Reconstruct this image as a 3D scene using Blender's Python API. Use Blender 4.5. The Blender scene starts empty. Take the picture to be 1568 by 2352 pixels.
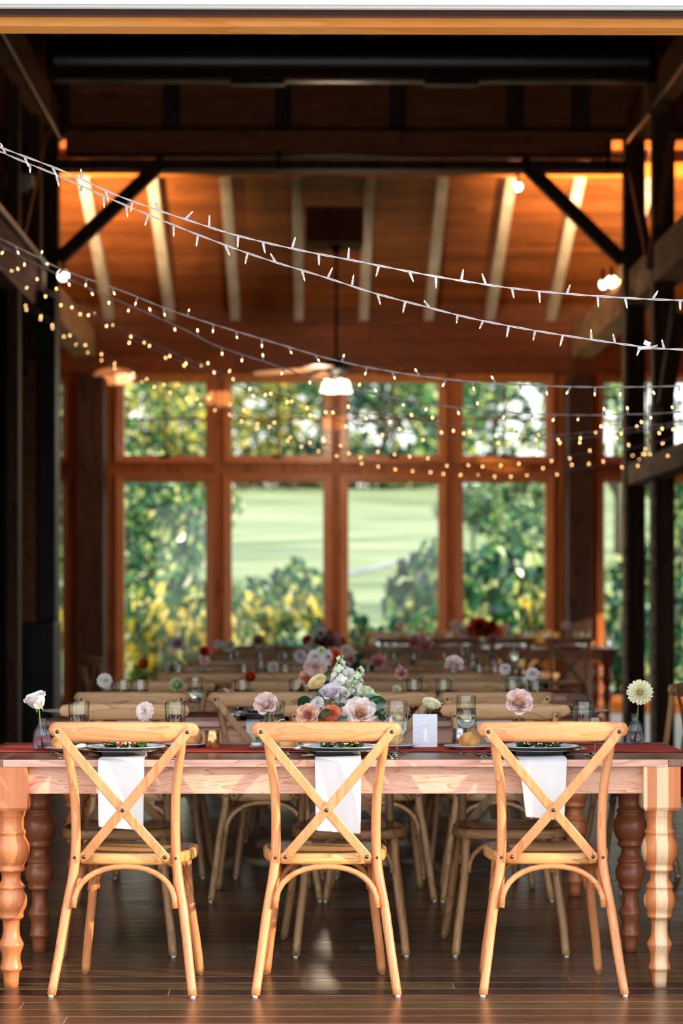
import bpy, math, random
from math import sin, cos, pi, radians as R, sqrt, atan2
from mathutils import Vector, Matrix, Euler
random.seed(7)
scn = bpy.context.scene
COL = scn.collection
# ------------------------------------------------------------------ camera
F = 5553.0; HC = 1.319; HY = 1363.0; YAW = R(0.64)
cd = bpy.data.cameras.new('camera'); cam = bpy.data.objects.new('camera', cd); COL.objects.link(cam)
cam.location = (0, 0, HC); cam.rotation_euler = (R(90), 0, -YAW)
cd.sensor_fit = 'VERTICAL'; cd.sensor_height = 36; cd.sensor_width = 24
cd.lens = F/2352*36; cd.shift_y = (HY-1176)/2352; cd.clip_end = 400; cd.clip_start = .1
cd.dof.use_dof = True; cd.dof.focus_distance = 8.05; cd.dof.aperture_fstop = 3.0
scn.camera = cam
def W(px, py, Y):
    k = (px-784)/F; s, c = sin(YAW), cos(YAW); t = Y/(c-s*k)
    return Vector((t*(s+c*k), Y, HC+(HY-py)/F*t))
def WX(px, Y): return W(px, HY, Y).x
# ------------------------------------------------------------------ materials
def new_mat(name):
    m = bpy.data.materials.new(name); m.use_nodes = True
    nt = m.node_tree; b = nt.nodes['Principled BSDF']; return m, nt, b
def c4(c): return (c[0], c[1], c[2], 1)
def srgb(r, g, b):
    f = lambda v: (v/255/12.92) if v/255 <= .04045 else ((v/255+.055)/1.055)**2.4
    return (f(r), f(g), f(b))
def plain(name, col, rough=.5, metal=0, **k):
    m, nt, b = new_mat(name)
    b.inputs['Base Color'].default_value = c4(col); b.inputs['Roughness'].default_value = rough; b.inputs['Metallic'].default_value = metal
    for kk, v in k.items(): b.inputs[kk].default_value = v
    return m
def speck(name, c1, c2, scale=20, rough=.6, detail=4, metal=0, bump=0, stretch=(1,1,1)):
    m, nt, b = new_mat(name); N = nt.nodes; L = nt.links
    tc = N.new('ShaderNodeTexCoord'); mp = N.new('ShaderNodeMapping'); mp.inputs['Scale'].default_value = stretch
    no = N.new('ShaderNodeTexNoise'); no.inputs['Scale'].default_value = scale; no.inputs['Detail'].default_value = detail
    rp = N.new('ShaderNodeValToRGB'); rp.color_ramp.elements[0].color = c4(c1); rp.color_ramp.elements[1].color = c4(c2)
    rp.color_ramp.elements[0].position = .35; rp.color_ramp.elements[1].position = .65
    L.new(tc.outputs['Object'], mp.inputs[0]); L.new(mp.outputs[0], no.inputs['Vector']); L.new(no.outputs['Fac'], rp.inputs[0]); L.new(rp.outputs[0], b.inputs['Base Color'])
    b.inputs['Roughness'].default_value = rough; b.inputs['Metallic'].default_value = metal
    if bump:
        bp = N.new('ShaderNodeBump'); bp.inputs['Strength'].default_value = bump; bp.inputs['Distance'].default_value = .01
        L.new(no.outputs['Fac'], bp.inputs['Height']); L.new(bp.outputs[0], b.inputs['Normal'])
    return m
def wood(name, c1, c2, c3, axis='x', s=1.0, rough=.4, rings=9, knots=False, coat=0, var=.12):
    """grain along the axis; c1 dark line, c2 body, c3 light"""
    m, nt, b = new_mat(name); N = nt.nodes; L = nt.links
    tc = N.new('ShaderNodeTexCoord'); oi = N.new('ShaderNodeObjectInfo')
    mp = N.new('ShaderNodeMapping')
    st = {'x': (.12, 1, 1), 'y': (1, .12, 1), 'z': (1, 1, .12)}[axis]
    mp.inputs['Scale'].default_value = tuple(v*s for v in st)
    off = N.new('ShaderNodeVectorMath'); off.operation = 'SCALE'; off.inputs[0].default_value = (13, 7, 5)
    L.new(oi.outputs['Random'], off.inputs['Scale'])
    ad = N.new('ShaderNodeVectorMath'); ad.operation = 'ADD'
    L.new(tc.outputs['Object'], ad.inputs[0]); L.new(off.outputs[0], ad.inputs[1]); L.new(ad.outputs[0], mp.inputs[0])
    n1 = N.new('ShaderNodeTexNoise'); n1.inputs['Scale'].default_value = 5; n1.inputs['Detail'].default_value = 2; n1.inputs['Distortion'].default_value = .6
    L.new(mp.outputs[0], n1.inputs['Vector'])
    mu = N.new('ShaderNodeMath'); mu.operation = 'MULTIPLY'; mu.inputs[1].default_value = rings*.8; L.new(n1.outputs['Fac'], mu.inputs[0])
    fr = N.new('ShaderNodeMath'); fr.operation = 'FRACT'; L.new(mu.outputs[0], fr.inputs[0])
    n2 = N.new('ShaderNodeTexNoise'); n2.inputs['Scale'].default_value = 90; n2.inputs['Detail'].default_value = 2
    L.new(mp.outputs[0], n2.inputs['Vector'])
    r1 = N.new('ShaderNodeValToRGB'); e = r1.color_ramp.elements
    e[0].color = c4(c1); e[0].position = 0; e[1].color = c4(c3); e[1].position = 1
    x = r1.color_ramp.elements.new(.25); x.color = c4(c2)
    L.new(fr.outputs[0], r1.inputs[0])
    mx = N.new('ShaderNodeMixRGB'); mx.blend_type = 'MULTIPLY'; mx.inputs['Fac'].default_value = .35
    L.new(r1.outputs[0], mx.inputs[1]); L.new(n2.outputs['Fac'], mx.inputs[2])
    hs = N.new('ShaderNodeHueSaturation'); mr = N.new('ShaderNodeMapRange')
    mr.inputs['To Min'].default_value = 1.25-var; mr.inputs['To Max'].default_value = 1.25+var
    L.new(oi.outputs['Random'], mr.inputs[0]); L.new(mr.outputs[0], hs.inputs['Value']); L.new(mx.outputs[0], hs.inputs['Color'])
    L.new(hs.outputs[0], b.inputs['Base Color'])
    b.inputs['Roughness'].default_value = rough
    if coat: b.inputs['Coat Weight'].default_value = coat; b.inputs['Coat Roughness'].default_value = .2
    return m
def planks(name, cols, axis='x', pw=.14, plen=1.6, rough=.4, gap=(.01,.008,.006), gapw=.006, bump=.2, plane='xy', roughvar=0, spec=.5):
    """boards along one axis, each with its own tone, a grain and a gap of the given colour"""
    m, nt, b = new_mat(name); N = nt.nodes; L = nt.links
    tc = N.new('ShaderNodeTexCoord'); sp = N.new('ShaderNodeSeparateXYZ'); L.new(tc.outputs['Object'], sp.inputs[0])
    a, c = {'xy': ('X', 'Y'), 'xz': ('X', 'Z'), 'yz': ('Y', 'Z')}[plane]
    if axis != a.lower(): a, c = c, a
    def M(op, x, y=None):
        n = N.new('ShaderNodeMath'); n.operation = op
        for i, v in enumerate((x, y)):
            if v is None: continue
            if isinstance(v, (int, float)): n.inputs[i].default_value = v
            else: L.new(v, n.inputs[i])
        return n.outputs[0]
    row = M('DIVIDE', sp.outputs[c], pw); ri = M('FLOOR', row); rf = M('FRACT', row)
    wn = N.new('ShaderNodeTexWhiteNoise'); wn.noise_dimensions = '1D'; L.new(ri, wn.inputs['W'])
    al = M('ADD', M('DIVIDE', sp.outputs[a], plen), M('MULTIPLY', wn.outputs['Value'], 7.3)); ai = M('FLOOR', al); af = M('FRACT', al)
    cb = N.new('ShaderNodeCombineXYZ'); L.new(ri, cb.inputs[0]); L.new(ai, cb.inputs[1])
    w2 = N.new('ShaderNodeTexWhiteNoise'); w2.noise_dimensions = '3D'; L.new(cb.outputs[0], w2.inputs['Vector'])
    rp = N.new('ShaderNodeValToRGB'); el = rp.color_ramp.elements; rp.color_ramp.interpolation = 'CONSTANT'
    el[0].color = c4(cols[0]); el[0].position = 0; el[1].color = c4(cols[-1]); el[1].position = (len(cols)-1)/len(cols)
    for i, cc in enumerate(cols[1:-1]):
        e = el.new((i+1)/len(cols)); e.color = c4(cc)
    L.new(w2.outputs['Value'], rp.inputs[0])
    mp = N.new('ShaderNodeMapping'); sc = {'X': (1, 12, 12), 'Y': (12, 1, 12), 'Z': (12, 12, 1)}[a]; mp.inputs['Scale'].default_value = sc
    L.new(tc.outputs['Object'], mp.inputs[0])
    ad = N.new('ShaderNodeVectorMath'); ad.operation = 'ADD'; L.new(mp.outputs[0], ad.inputs[0]); L.new(w2.outputs['Color'], ad.inputs[1])
    no = N.new('ShaderNodeTexNoise'); no.inputs['Scale'].default_value = 3; no.inputs['Detail'].default_value = 6; no.inputs['Distortion'].default_value = 1
    L.new(ad.outputs[0], no.inputs['Vector'])
    mr = N.new('ShaderNodeMapRange'); mr.inputs['From Min'].default_value = .3; mr.inputs['From Max'].default_value = .7; mr.inputs['To Min'].default_value = .55; mr.inputs['To Max'].default_value = 1.3
    L.new(no.outputs['Fac'], mr.inputs[0])
    mx = N.new('ShaderNodeVectorMath'); mx.operation = 'SCALE'; L.new(rp.outputs[0], mx.inputs[0]); L.new(mr.outputs[0], mx.inputs['Scale'])
    g1 = M('LESS_THAN', rf, gapw/pw); g2 = M('LESS_THAN', af, gapw*.6/plen); g = M('MAXIMUM', g1, g2)
    m2 = N.new('ShaderNodeMixRGB'); L.new(g, m2.inputs[0]); L.new(mx.outputs[0], m2.inputs[1]); m2.inputs[2].default_value = c4(gap)
    L.new(m2.outputs[0], b.inputs['Base Color']); b.inputs['Roughness'].default_value = rough
    b.inputs['Specular IOR Level'].default_value = spec
    if roughvar:
        r2 = N.new('ShaderNodeMapRange'); r2.inputs['To Min'].default_value = rough-roughvar; r2.inputs['To Max'].default_value = rough+roughvar
        L.new(no.outputs['Fac'], r2.inputs[0]); L.new(r2.outputs[0], b.inputs['Roughness'])
    if bump:
        h = M('SUBTRACT', M('MULTIPLY', no.outputs['Fac'], .3), g)
        bp = N.new('ShaderNodeBump'); bp.inputs['Strength'].default_value = bump; bp.inputs['Distance'].default_value = .004
        L.new(h, bp.inputs['Height']); L.new(bp.outputs[0], b.inputs['Normal'])
    return m
def glassmat(name, col=(1, 1, 1), rough=0, ior=1.45):
    m, nt, b = new_mat(name)
    b.inputs['Base Color'].default_value = c4(col); b.inputs['Roughness'].default_value = rough
    b.inputs['Transmission Weight'].default_value = 1; b.inputs['IOR'].default_value = ior
    return m
def pane(name, tc=(.97, 1, .98, 1), ior=1.45, pw=2.4):
    m = bpy.data.materials.new(name); m.use_nodes = True; nt = m.node_tree; N = nt.nodes; L = nt.links; N.clear()
    o = N.new('ShaderNodeOutputMaterial'); t = N.new('ShaderNodeBsdfTransparent'); g = N.new('ShaderNodeBsdfGlossy'); g.inputs['Roughness'].default_value = .02
    t.inputs[0].default_value = tc
    lw = N.new('ShaderNodeLayerWeight'); lw.inputs[0].default_value = .5; pw_ = N.new('ShaderNodeMath'); pw_.operation = 'POWER'; pw_.inputs[1].default_value = pw; L.new(lw.outputs['Facing'], pw_.inputs[0]); f = N.new('ShaderNodeMath'); f.operation = 'MULTIPLY_ADD'; f.inputs[1].default_value = .75; f.inputs[2].default_value = (ior-1)*.12; L.new(pw_.outputs[0], f.inputs[0]); x = N.new('ShaderNodeMixShader')
    L.new(f.outputs[0], x.inputs[0]); L.new(t.outputs[0], x.inputs[1]); L.new(g.outputs[0], x.inputs[2]); L.new(x.outputs[0], o.inputs[0])
    return m
def emit(name, col, s, sample=True):
    m = bpy.data.materials.new(name); m.use_nodes = True; nt = m.node_tree; N = nt.nodes; N.clear()
    o = N.new('ShaderNodeOutputMaterial'); e = N.new('ShaderNodeEmission'); e.inputs[0].default_value = c4(col); e.inputs[1].default_value = s
    nt.links.new(e.outputs[0], o.inputs[0])
    if not sample: m.cycles.emission_sampling = 'NONE'
    return m
def petalmat(name, c1, c2=None, trans=.3):
    m = bpy.data.materials.new(name); m.use_nodes = True; nt = m.node_tree; N = nt.nodes; L = nt.links; N.clear()
    o = N.new('ShaderNodeOutputMaterial'); d = N.new('ShaderNodeBsdfDiffuse'); t = N.new('ShaderNodeBsdfTranslucent'); x = N.new('ShaderNodeMixShader')
    tc = N.new('ShaderNodeTexCoord'); no = N.new('ShaderNodeTexNoise'); no.inputs['Scale'].default_value = 45; no.inputs['Detail'].default_value = 1
    rp = N.new('ShaderNodeValToRGB'); rp.color_ramp.elements[0].color = c4(c1); rp.color_ramp.elements[1].color = c4(c2 or c1)
    rp.color_ramp.elements[0].position = .4; rp.color_ramp.elements[1].position = .6
    L.new(tc.outputs['Object'], no.inputs['Vector']); L.new(no.outputs['Fac'], rp.inputs[0])
    L.new(rp.outputs[0], d.inputs[0]); L.new(rp.outputs[0], t.inputs[0]); x.inputs[0].default_value = trans
    L.new(d.outputs[0], x.inputs[1]); L.new(t.outputs[0], x.inputs[2]); L.new(x.outputs[0], o.inputs[0])
    return m
def leafmat(name, cols, trans=.4, ts=1.5):
    m = bpy.data.materials.new(name); m.use_nodes = True; nt = m.node_tree; N = nt.nodes; L = nt.links; N.clear()
    o = N.new('ShaderNodeOutputMaterial'); d = N.new('ShaderNodeBsdfPrincipled'); t = N.new('ShaderNodeBsdfTranslucent'); x = N.new('ShaderNodeMixShader')
    d.inputs['Roughness'].default_value = .22; d.inputs['Specular IOR Level'].default_value = .9
    at = N.new('ShaderNodeAttribute'); at.attribute_name = 'tint'
    rp = N.new('ShaderNodeValToRGB'); el = rp.color_ramp.elements
    el[0].color = c4(cols[0]); el[0].position = 0; el[1].color = c4(cols[-1]); el[1].position = 1
    for i, cc in enumerate(cols[1:-1]):
        e = el.new((i+1)/(len(cols)-1)); e.color = c4(cc)
    L.new(at.outputs['Fac'], rp.inputs[0]); L.new(rp.outputs[0], d.inputs['Base Color'])
    sc = N.new('ShaderNodeVectorMath'); sc.operation = 'SCALE'; sc.inputs['Scale'].default_value = ts; L.new(rp.outputs[0], sc.inputs[0]); L.new(sc.outputs[0], t.inputs[0])
    x.inputs[0].default_value = trans
    L.new(d.outputs[0], x.inputs[1]); L.new(t.outputs[0], x.inputs[2]); L.new(x.outputs[0], o.inputs[0])
    return m

M = {}
M['honey'] = wood('honey_wood', srgb(208,128,74), srgb(221,144,90), srgb(227,156,104), 'z', 3, .4, 7, coat=.2)
M['honey_x'] = wood('honey_wood_rail', srgb(208,128,74), srgb(221,144,90), srgb(227,156,104), 'x', 3, .4, 7, coat=.2)
M['oak'] = wood('brownish_chair_wood', srgb(148,106,66), srgb(182,138,92), srgb(194,152,108), 'z', 3, .42, 7, coat=.15)  # browner, darker chair tone for the rows behind the front one
M['brownish_x'] = wood('brownish_chair_rail', srgb(146,104,64), srgb(180,136,90), srgb(192,150,106), 'x', 3, .42, 7, coat=.15)
M['seat_d'] = wood('seat_wood', srgb(66,36,18), srgb(96,56,30), srgb(108,66,36), 'y', 3, .35, 5, coat=.3)
M['seat_e'] = wood('seat_edge_wood', srgb(176,118,60), srgb(214,158,94), srgb(222,170,106), 'x', 3, .4, 5)
M['pine'] = wood('pink_oak', srgb(208,138,108), srgb(232,176,148), srgb(238,192,168), 'x', 5, .5, 10, var=.03)
M['top'] = planks('table_top_wood', [srgb(120,80,62), srgb(132,88,68), srgb(108,72,56), srgb(140,96,76)], 'x', .155, 2.6, .3, gapw=.002, bump=.05, roughvar=.08)
M['topedge'] = wood('table_edge_wood', srgb(196,140,118), srgb(222,170,150), srgb(232,186,168), 'x', 2, .5, 10, var=.03)
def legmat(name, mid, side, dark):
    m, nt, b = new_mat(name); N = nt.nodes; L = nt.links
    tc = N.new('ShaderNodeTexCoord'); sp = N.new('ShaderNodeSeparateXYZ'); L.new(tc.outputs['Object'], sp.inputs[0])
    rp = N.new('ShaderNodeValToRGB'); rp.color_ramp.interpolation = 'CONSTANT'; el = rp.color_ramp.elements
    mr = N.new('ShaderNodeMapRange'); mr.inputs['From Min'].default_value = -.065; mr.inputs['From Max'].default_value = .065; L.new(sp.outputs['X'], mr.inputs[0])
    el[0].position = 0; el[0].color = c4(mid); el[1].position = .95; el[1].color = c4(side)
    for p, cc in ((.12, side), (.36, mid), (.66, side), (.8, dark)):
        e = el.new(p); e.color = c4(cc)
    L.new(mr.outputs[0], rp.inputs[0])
    mp = N.new('ShaderNodeMapping'); mp.inputs['Scale'].default_value = (60, 60, 3); L.new(tc.outputs['Object'], mp.inputs[0])
    no = N.new('ShaderNodeTexNoise'); no.inputs['Scale'].default_value = 2; no.inputs['Detail'].default_value = 3; L.new(mp.outputs[0], no.inputs['Vector'])
    m2 = N.new('ShaderNodeMapRange'); m2.inputs['To Min'].default_value = .75; m2.inputs['To Max'].default_value = 1.2; L.new(no.outputs['Fac'], m2.inputs[0])
    s = N.new('ShaderNodeVectorMath'); s.operation = 'SCALE'; L.new(rp.outputs[0], s.inputs[0]); L.new(m2.outputs[0], s.inputs['Scale'])
    L.new(s.outputs[0], b.inputs['Base Color']); b.inputs['Roughness'].default_value = .38; b.inputs['Coat Weight'].default_value = .2
    return m
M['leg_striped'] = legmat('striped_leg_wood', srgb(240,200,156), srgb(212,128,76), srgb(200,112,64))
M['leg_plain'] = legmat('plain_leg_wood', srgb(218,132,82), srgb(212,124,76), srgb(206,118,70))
M['leg_shaded'] = legmat('shaded_leg_wood', srgb(160,92,60), srgb(154,86,56), srgb(148,82,52))  # leg colour with the shade at the rear legs painted in
M['bolt'] = plain('bolt_steel', (.10, .08, .07), .35, .9)
M['white'] = plain('white_plastic', (.85, .85, .87), .4)
M['napkin'] = plain('napkin_cloth', srgb(240,238,240), .9)
M['china'] = plain('white_china', (.72, .73, .76), .12)
M['silver'] = plain('polished_silver', (.62, .60, .60), .18, 1)
M['mirror'] = plain('charger_metal', (.35, .33, .33), .12, 1)
M['glass'] = pane('clear_glass'); M['water'] = glassmat('water', ior=1.33)
M['lilac'] = pane('lilac_glass', (.92, .87, .94, 1), pw=1.5); M['ribglass'] = pane('ribbed_glass', (.86, .87, .90, 1), pw=1.5)
M['runner'] = speck('rust_linen', srgb(164,46,30), srgb(186,60,40), 160, .9, 2, bump=.3, stretch=(1, 4, 1))
M['stem'] = plain('stem_green', srgb(110,150,80), .5)
M['floor'] = planks('floor_boards', [srgb(66,40,29), srgb(94,60,42), srgb(48,32,26), srgb(92,72,42), srgb(104,68,46), srgb(54,38,31)], 'x', .13, 3.4, .30, gap=srgb(214,164,122), gapw=.004, bump=.5, roughvar=.16)  # pale gap colour paints in the light reflected along the seams
M['timber'] = wood('dark_timber', srgb(50,32,24), srgb(78,50,36), srgb(92,62,46), 'z', 1, .7, 6, var=.2)
M['timber_x'] = wood('dark_timber_beam', srgb(140,76,46), srgb(176,102,62), srgb(190,116,72), 'x', 1, .6, 6, var=.1)
M['timber_m'] = wood('brown_timber', srgb(96,52,26), srgb(140,82,44), srgb(160,98,56), 'y', 1, .6, 6, var=.1)
M['weather'] = speck('weathered_timber', srgb(120,110,100), srgb(178,166,150), 14, .85, 6, bump=.3, stretch=(1, .2, 1))
M['weather_tan'] = speck('tan_timber', srgb(150,118,84), srgb(186,152,112), 8, .8, 4, stretch=(1, .2, 1))
M['rafter'] = speck('pale_rafter', srgb(214,206,188), srgb(252,248,238), 6, .8, 4, stretch=(1, .4, .4))
M['roofboards'] = planks('roof_boards', [srgb(164,96,50), srgb(178,106,56), srgb(152,88,46), srgb(172,102,54), srgb(188,114,62)], 'x', .11, 2.2, .5, gapw=.004, bump=.1, plane='xy', gap=srgb(60,28,12))
M['redwood'] = wood('stained_pine_wall', srgb(150,82,32), srgb(182,104,44), srgb(196,118,52), 'z', 1.2, .5, 5, var=.06)
M['wallboards'] = planks('wall_boards', [srgb(140,74,36), srgb(152,84,42), srgb(130,68,34)], 'x', .18, 3, .6, gapw=.005, bump=.1, plane='xz', gap=srgb(40,18,8))
M['casing'] = wood('window_casing_pine', srgb(196,112,44), srgb(216,134,60), srgb(228,150,74), 'z', 1.5, .35, 6, var=.04, coat=.3)
M['header'] = wood('orange_header_pine', srgb(240,148,64), srgb(250,162,78), srgb(252,172,92), 'x', .8, .45, 7, var=.02)
M['mauve'] = plain('mauve_trim_paint', srgb(92,66,64), .5)
M['black'] = plain('black_metal', (.012, .012, .014), .45, .4)
M['track'] = plain('dark_track', (.02, .018, .02), .4, .5)
M['siding'] = plain('white_siding', (.86, .86, .87), .6)
M['duct'] = plain('duct_metal', (.09, .08, .08), .3, .9)
M['pipe'] = plain('steel_pipe', (.45, .44, .42), .3, 1)
M['steelplate'] = speck('blued_steel_plate', (.012, .016, .022), (.022, .027, .034), 6, .6, 4, metal=.3)
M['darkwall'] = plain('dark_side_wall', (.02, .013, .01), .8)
M['sidewall'] = planks('side_wall_boards', [srgb(96,50,28), srgb(84,44,24)], 'y', .18, 3, .7, gapw=.005, bump=0, plane='yz')
M['terrace'] = speck('terrace_concrete', srgb(170,165,155), srgb(200,194,182), 5, .8)
M['bulbglow'] = emit('fairy_bulb_glow', (1, .56, .22), 20, False)
M['lampglow'] = emit('lamp_glow', (1, .8, .55), 9, True)
M['shadeglow'] = emit('lit_glass_shade', (1, .80, .58), 5, True)
M['pane'] = pane('window_pane', ior=1.2, pw=4)
M['brass'] = speck('amber_mercury_glass', srgb(170,110,50), srgb(240,205,150), 60, .22, 3, metal=.85)
M['mercury'] = speck('silver_mercury_glass', srgb(120,112,106), srgb(220,214,208), 60, .2, 3, metal=.85)
M['bread'] = speck('bread_crust', srgb(196,120,52), srgb(238,196,124), 22, .6, 3)
M['breadlight'] = speck('pale_bread', srgb(236,200,130), srgb(240,214,156), 14, .6, 2)
M['sesame'] = plain('sesame', srgb(236,210,160), .6)
M['butter'] = plain('butter', srgb(244,236,214), .4)
M['grass'] = speck('lawn_grass', srgb(96,114,62), srgb(172,174,122), .9, .9, 6, stretch=(.25, 1, 1))
M['earth'] = speck('undergrowth_soil', srgb(60,66,34), srgb(92,88,50), 2, .95)
M['stone'] = speck('pale_stone', srgb(176,176,178), srgb(206,204,204), 3, .8)
M['bark'] = speck('tree_bark', srgb(60,50,42), srgb(92,80,66), 8, .9, 5)
M['card'] = plain('sign_card', srgb(222,226,236), .5)
M['ink'] = plain('white_lettering', (.95, .95, .95), .5)
M['fan_blade'] = wood('fan_blade_wood', srgb(140,96,66), srgb(176,130,96), srgb(186,144,112), 'x', 2, .4, 5)
M['salad'] = leafmat('salad_leaf', [srgb(22,66,28), srgb(40,96,40), srgb(84,140,56)], .2, 1)
M['gl_dark'] = leafmat('dark_leaf', [srgb(16,48,30), srgb(30,74,44), srgb(52,100,62)], .15, 1)
M['gl_pale'] = leafmat('sage_leaf', [srgb(86,122,84), srgb(112,144,102)], .15, 1)
M['ribbon'] = plain('white_ribbon_cloth', srgb(232,236,242), .7)
M['wire'] = plain('white_cord', srgb(236,228,236), .45)

# ------------------------------------------------------------------ mesh builder
class MB:
    def __init__(s): s.v = []; s.f = []; s.m = []; s.sm = []; s.cur = 0; s.tint = None
    def add(s, vs, fs, smooth=False, mat=None):
        o = len(s.v); s.v += [tuple(p) for p in vs]
        for f in fs: s.f.append(tuple(i+o for i in f)); s.m.append(s.cur if mat is None else mat); s.sm.append(smooth)
        return s
    def box(s, x0, x1, y0, y1, z0, z1, mat=None):
        vs = [(x, y, z) for x in (x0, x1) for y in (y0, y1) for z in (z0, z1)]
        return s.add(vs, [(0,1,3,2), (4,6,7,5), (0,4,5,1), (2,3,7,6), (0,2,6,4), (1,5,7,3)], False, mat)
    def beam(s, A, B, w, h, up=Vector((0, 0, 1)), mat=None):
        A = Vector(A); B = Vector(B); d = (B-A).normalized(); r = d.cross(up)
        if r.length < 1e-4: r = d.cross(Vector((0, 1, 0)))
        r.normalize(); u = r.cross(d).normalized()
        vs = []
        for P in (A, B):
            for a, b in ((-1,-1), (1,-1), (1,1), (-1,1)): vs.append(P+r*(a*w/2)+u*(b*h/2))
        return s.add(vs, [(0,1,2,3), (7,6,5,4), (0,4,5,1), (1,5,6,2), (2,6,7,3), (3,7,4,0)], False, mat)
    def tube(s, pts, rad, n=10, cap=True, mat=None, closed=False):
        pts = [Vector(p) for p in pts]; k = len(pts)
        if not isinstance(rad, (list, tuple)): rad = [rad]*k
        vs = []; ref = None
        for i, p in enumerate(pts):
            d = (pts[min(i+1, k-1)]-pts[max(i-1, 0)]).normalized()
            if ref is None:
                ref = d.cross(Vector((0, 1, 0)))
                if ref.length < .2: ref = d.cross(Vector((1, 0, 0)))
            a = (ref-d*ref.dot(d)).normalized(); ref = a; b = d.cross(a)
            for j in range(n):
                t = 2*pi*j/n; vs.append(p+(a*cos(t)+b*sin(t))*rad[i])
        fs = [(i*n+j, i*n+(j+1) % n, (i+1)*n+(j+1) % n, (i+1)*n+j) for i in range(k-1) for j in range(n)]
        s.add(vs, fs, True, mat)
        if cap:
            o = len(s.v)-len(vs)
            s.f.append(tuple(o+j for j in reversed(range(n)))); s.f.append(tuple(o+(k-1)*n+j for j in range(n)))
            s.m += [s.cur if mat is None else mat]*2; s.sm += [False]*2
        return s
    def lathe(s, prof, n=24, c=(0, 0, 0), rib=0, ribn=24, mat=None, smooth=True):
        vs = []; cx, cy, cz = c
        for r, z in prof:
            for j in range(n):
                t = 2*pi*j/n; rr = r*(1+rib*cos(ribn*t)) if r > .002 else r
                vs.append((cx+rr*cos(t), cy+rr*sin(t), cz+z))
        k = len(prof)
        fs = [(i*n+j, i*n+(j+1) % n, (i+1)*n+(j+1) % n, (i+1)*n+j) for i in range(k-1) for j in range(n)]
        return s.add(vs, fs, smooth, mat)
    def ball(s, c, r, nu=10, nv=7, sc=(1, 1, 1), mat=None, jit=0):
        vs = []; c = Vector(c)
        for i in range(nv+1):
            ph = pi*i/nv
            for j in range(nu):
                t = 2*pi*j/nu; q = 1+random.uniform(-jit, jit)
                vs.append((c.x+r*sc[0]*q*sin(ph)*cos(t), c.y+r*sc[1]*q*sin(ph)*sin(t), c.z+r*sc[2]*q*cos(ph)))
        fs = [(i*nu+j, (i+1)*nu+j, (i+1)*nu+(j+1) % nu, i*nu+(j+1) % nu) for i in range(nv) for j in range(nu)]
        return s.add(vs, fs, True, mat)
    def loft(s, rings, smooth=True, cap=True, mat=None):
        n = len(rings[0]); k = len(rings); vs = [p for r in rings for p in r]
        fs = [(i*n+j, i*n+(j+1) % n, (i+1)*n+(j+1) % n, (i+1)*n+j) for i in range(k-1) for j in range(n)]
        s.add(vs, fs, smooth, mat)
        if cap:
            o = len(s.v)-len(vs)
            s.f.append(tuple(o+j for j in reversed(range(n)))); s.f.append(tuple(o+(k-1)*n+j for j in range(n)))
            s.m += [s.cur if mat is None else mat]*2; s.sm += [smooth]*2
        return s
    def petal(s, az, tilt, L, Wd, cup=.3, curl=0, r0=.002, z0=0, nu=5, nv=4, twist=0, wave=0, mat=None, pointed=0):
        r, z = r0, z0; rows = []
        ca, sa = cos(az), sin(az)
        for i in range(nu+1):
            u = i/nu; th = tilt+curl*u
            if i: r += sin(th)*L/nu; z += cos(th)*L/nu
            w = Wd*(sin(pi*(.12+.80*u))**.6 if not pointed else max(.02, sin(pi*min(1, .15+.85*u)))**pointed)
            row = []
            for j in range(nv+1):
                v = j/nv*2-1; x = w*v; rr = r-cup*abs(v)**2*w*cos(th)*1.0; zz = z+cup*v*v*w*sin(th)+wave*sin(5*v+9*u+az)*L
                row.append((rr*ca-x*sa, rr*sa+x*ca, zz))
            rows.append(row)
        vs = [p for rw in rows for p in rw]; q = nv+1
        fs = [(i*q+j, i*q+j+1, (i+1)*q+j+1, (i+1)*q+j) for i in range(nu) for j in range(nv)]
        return s.add(vs, fs, True, mat)
    def mesh(s, name, mats):
        me = bpy.data.meshes.new(name); me.from_pydata(s.v, [], s.f)
        for m in (mats if isinstance(mats, (list, tuple)) else [mats]): me.materials.append(m)
        me.polygons.foreach_set('material_index', s.m); me.polygons.foreach_set('use_smooth', s.sm)
        if s.tint:
            at = me.attributes.new('tint', 'FLOAT', 'FACE'); at.data.foreach_set('value', s.tint)
        me.update(); return me
    def build(s, name, mats, parent=None, loc=None, rot=None, bev=0):
        o = bpy.data.objects.new(name, s.mesh(name, mats)); COL.objects.link(o)
        if parent: o.parent = parent; KIDS.setdefault(parent.name, []).append(o)
        if loc is not None: o.location = loc
        if rot is not None: o.rotation_euler = rot
        if bev:
            b = o.modifiers.new('bevel', 'BEVEL'); b.width = bev; b.segments = 2; b.limit_method = 'ANGLE'
        return o
def link(name, me, parent=None, loc=(0, 0, 0), rot=(0, 0, 0), sc=None):
    o = bpy.data.objects.new(name, me); COL.objects.link(o); o.parent = parent; o.location = loc; o.rotation_euler = rot
    if parent: KIDS.setdefault(parent.name, []).append(o)
    if sc: o.scale = sc if not isinstance(sc, (int, float)) else (sc,)*3
    return o
def tag(o, label, cat, group=None, kind=None):
    o['label'] = label; o['category'] = cat
    if group: o['group'] = group
    if kind: o['kind'] = kind
    return o
def thing(name, label, cat, loc=(0, 0, 0), rotz=0, group=None):
    o = bpy.data.objects.new(name, None); COL.objects.link(o); o.empty_display_size = .1
    o.location = loc; o.rotation_euler = (0, 0, rotz); return tag(o, label, cat, group)
def struct(o, label=None):
    o['kind'] = 'structure'
    if label: o['label'] = label
    return o
KIDS = {}
def copy_tree(o, parent=None):
    c = o.copy(); COL.objects.link(c); c.parent = parent
    for ch in KIDS.get(o.name, ()): copy_tree(ch, c)
    return c
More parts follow.
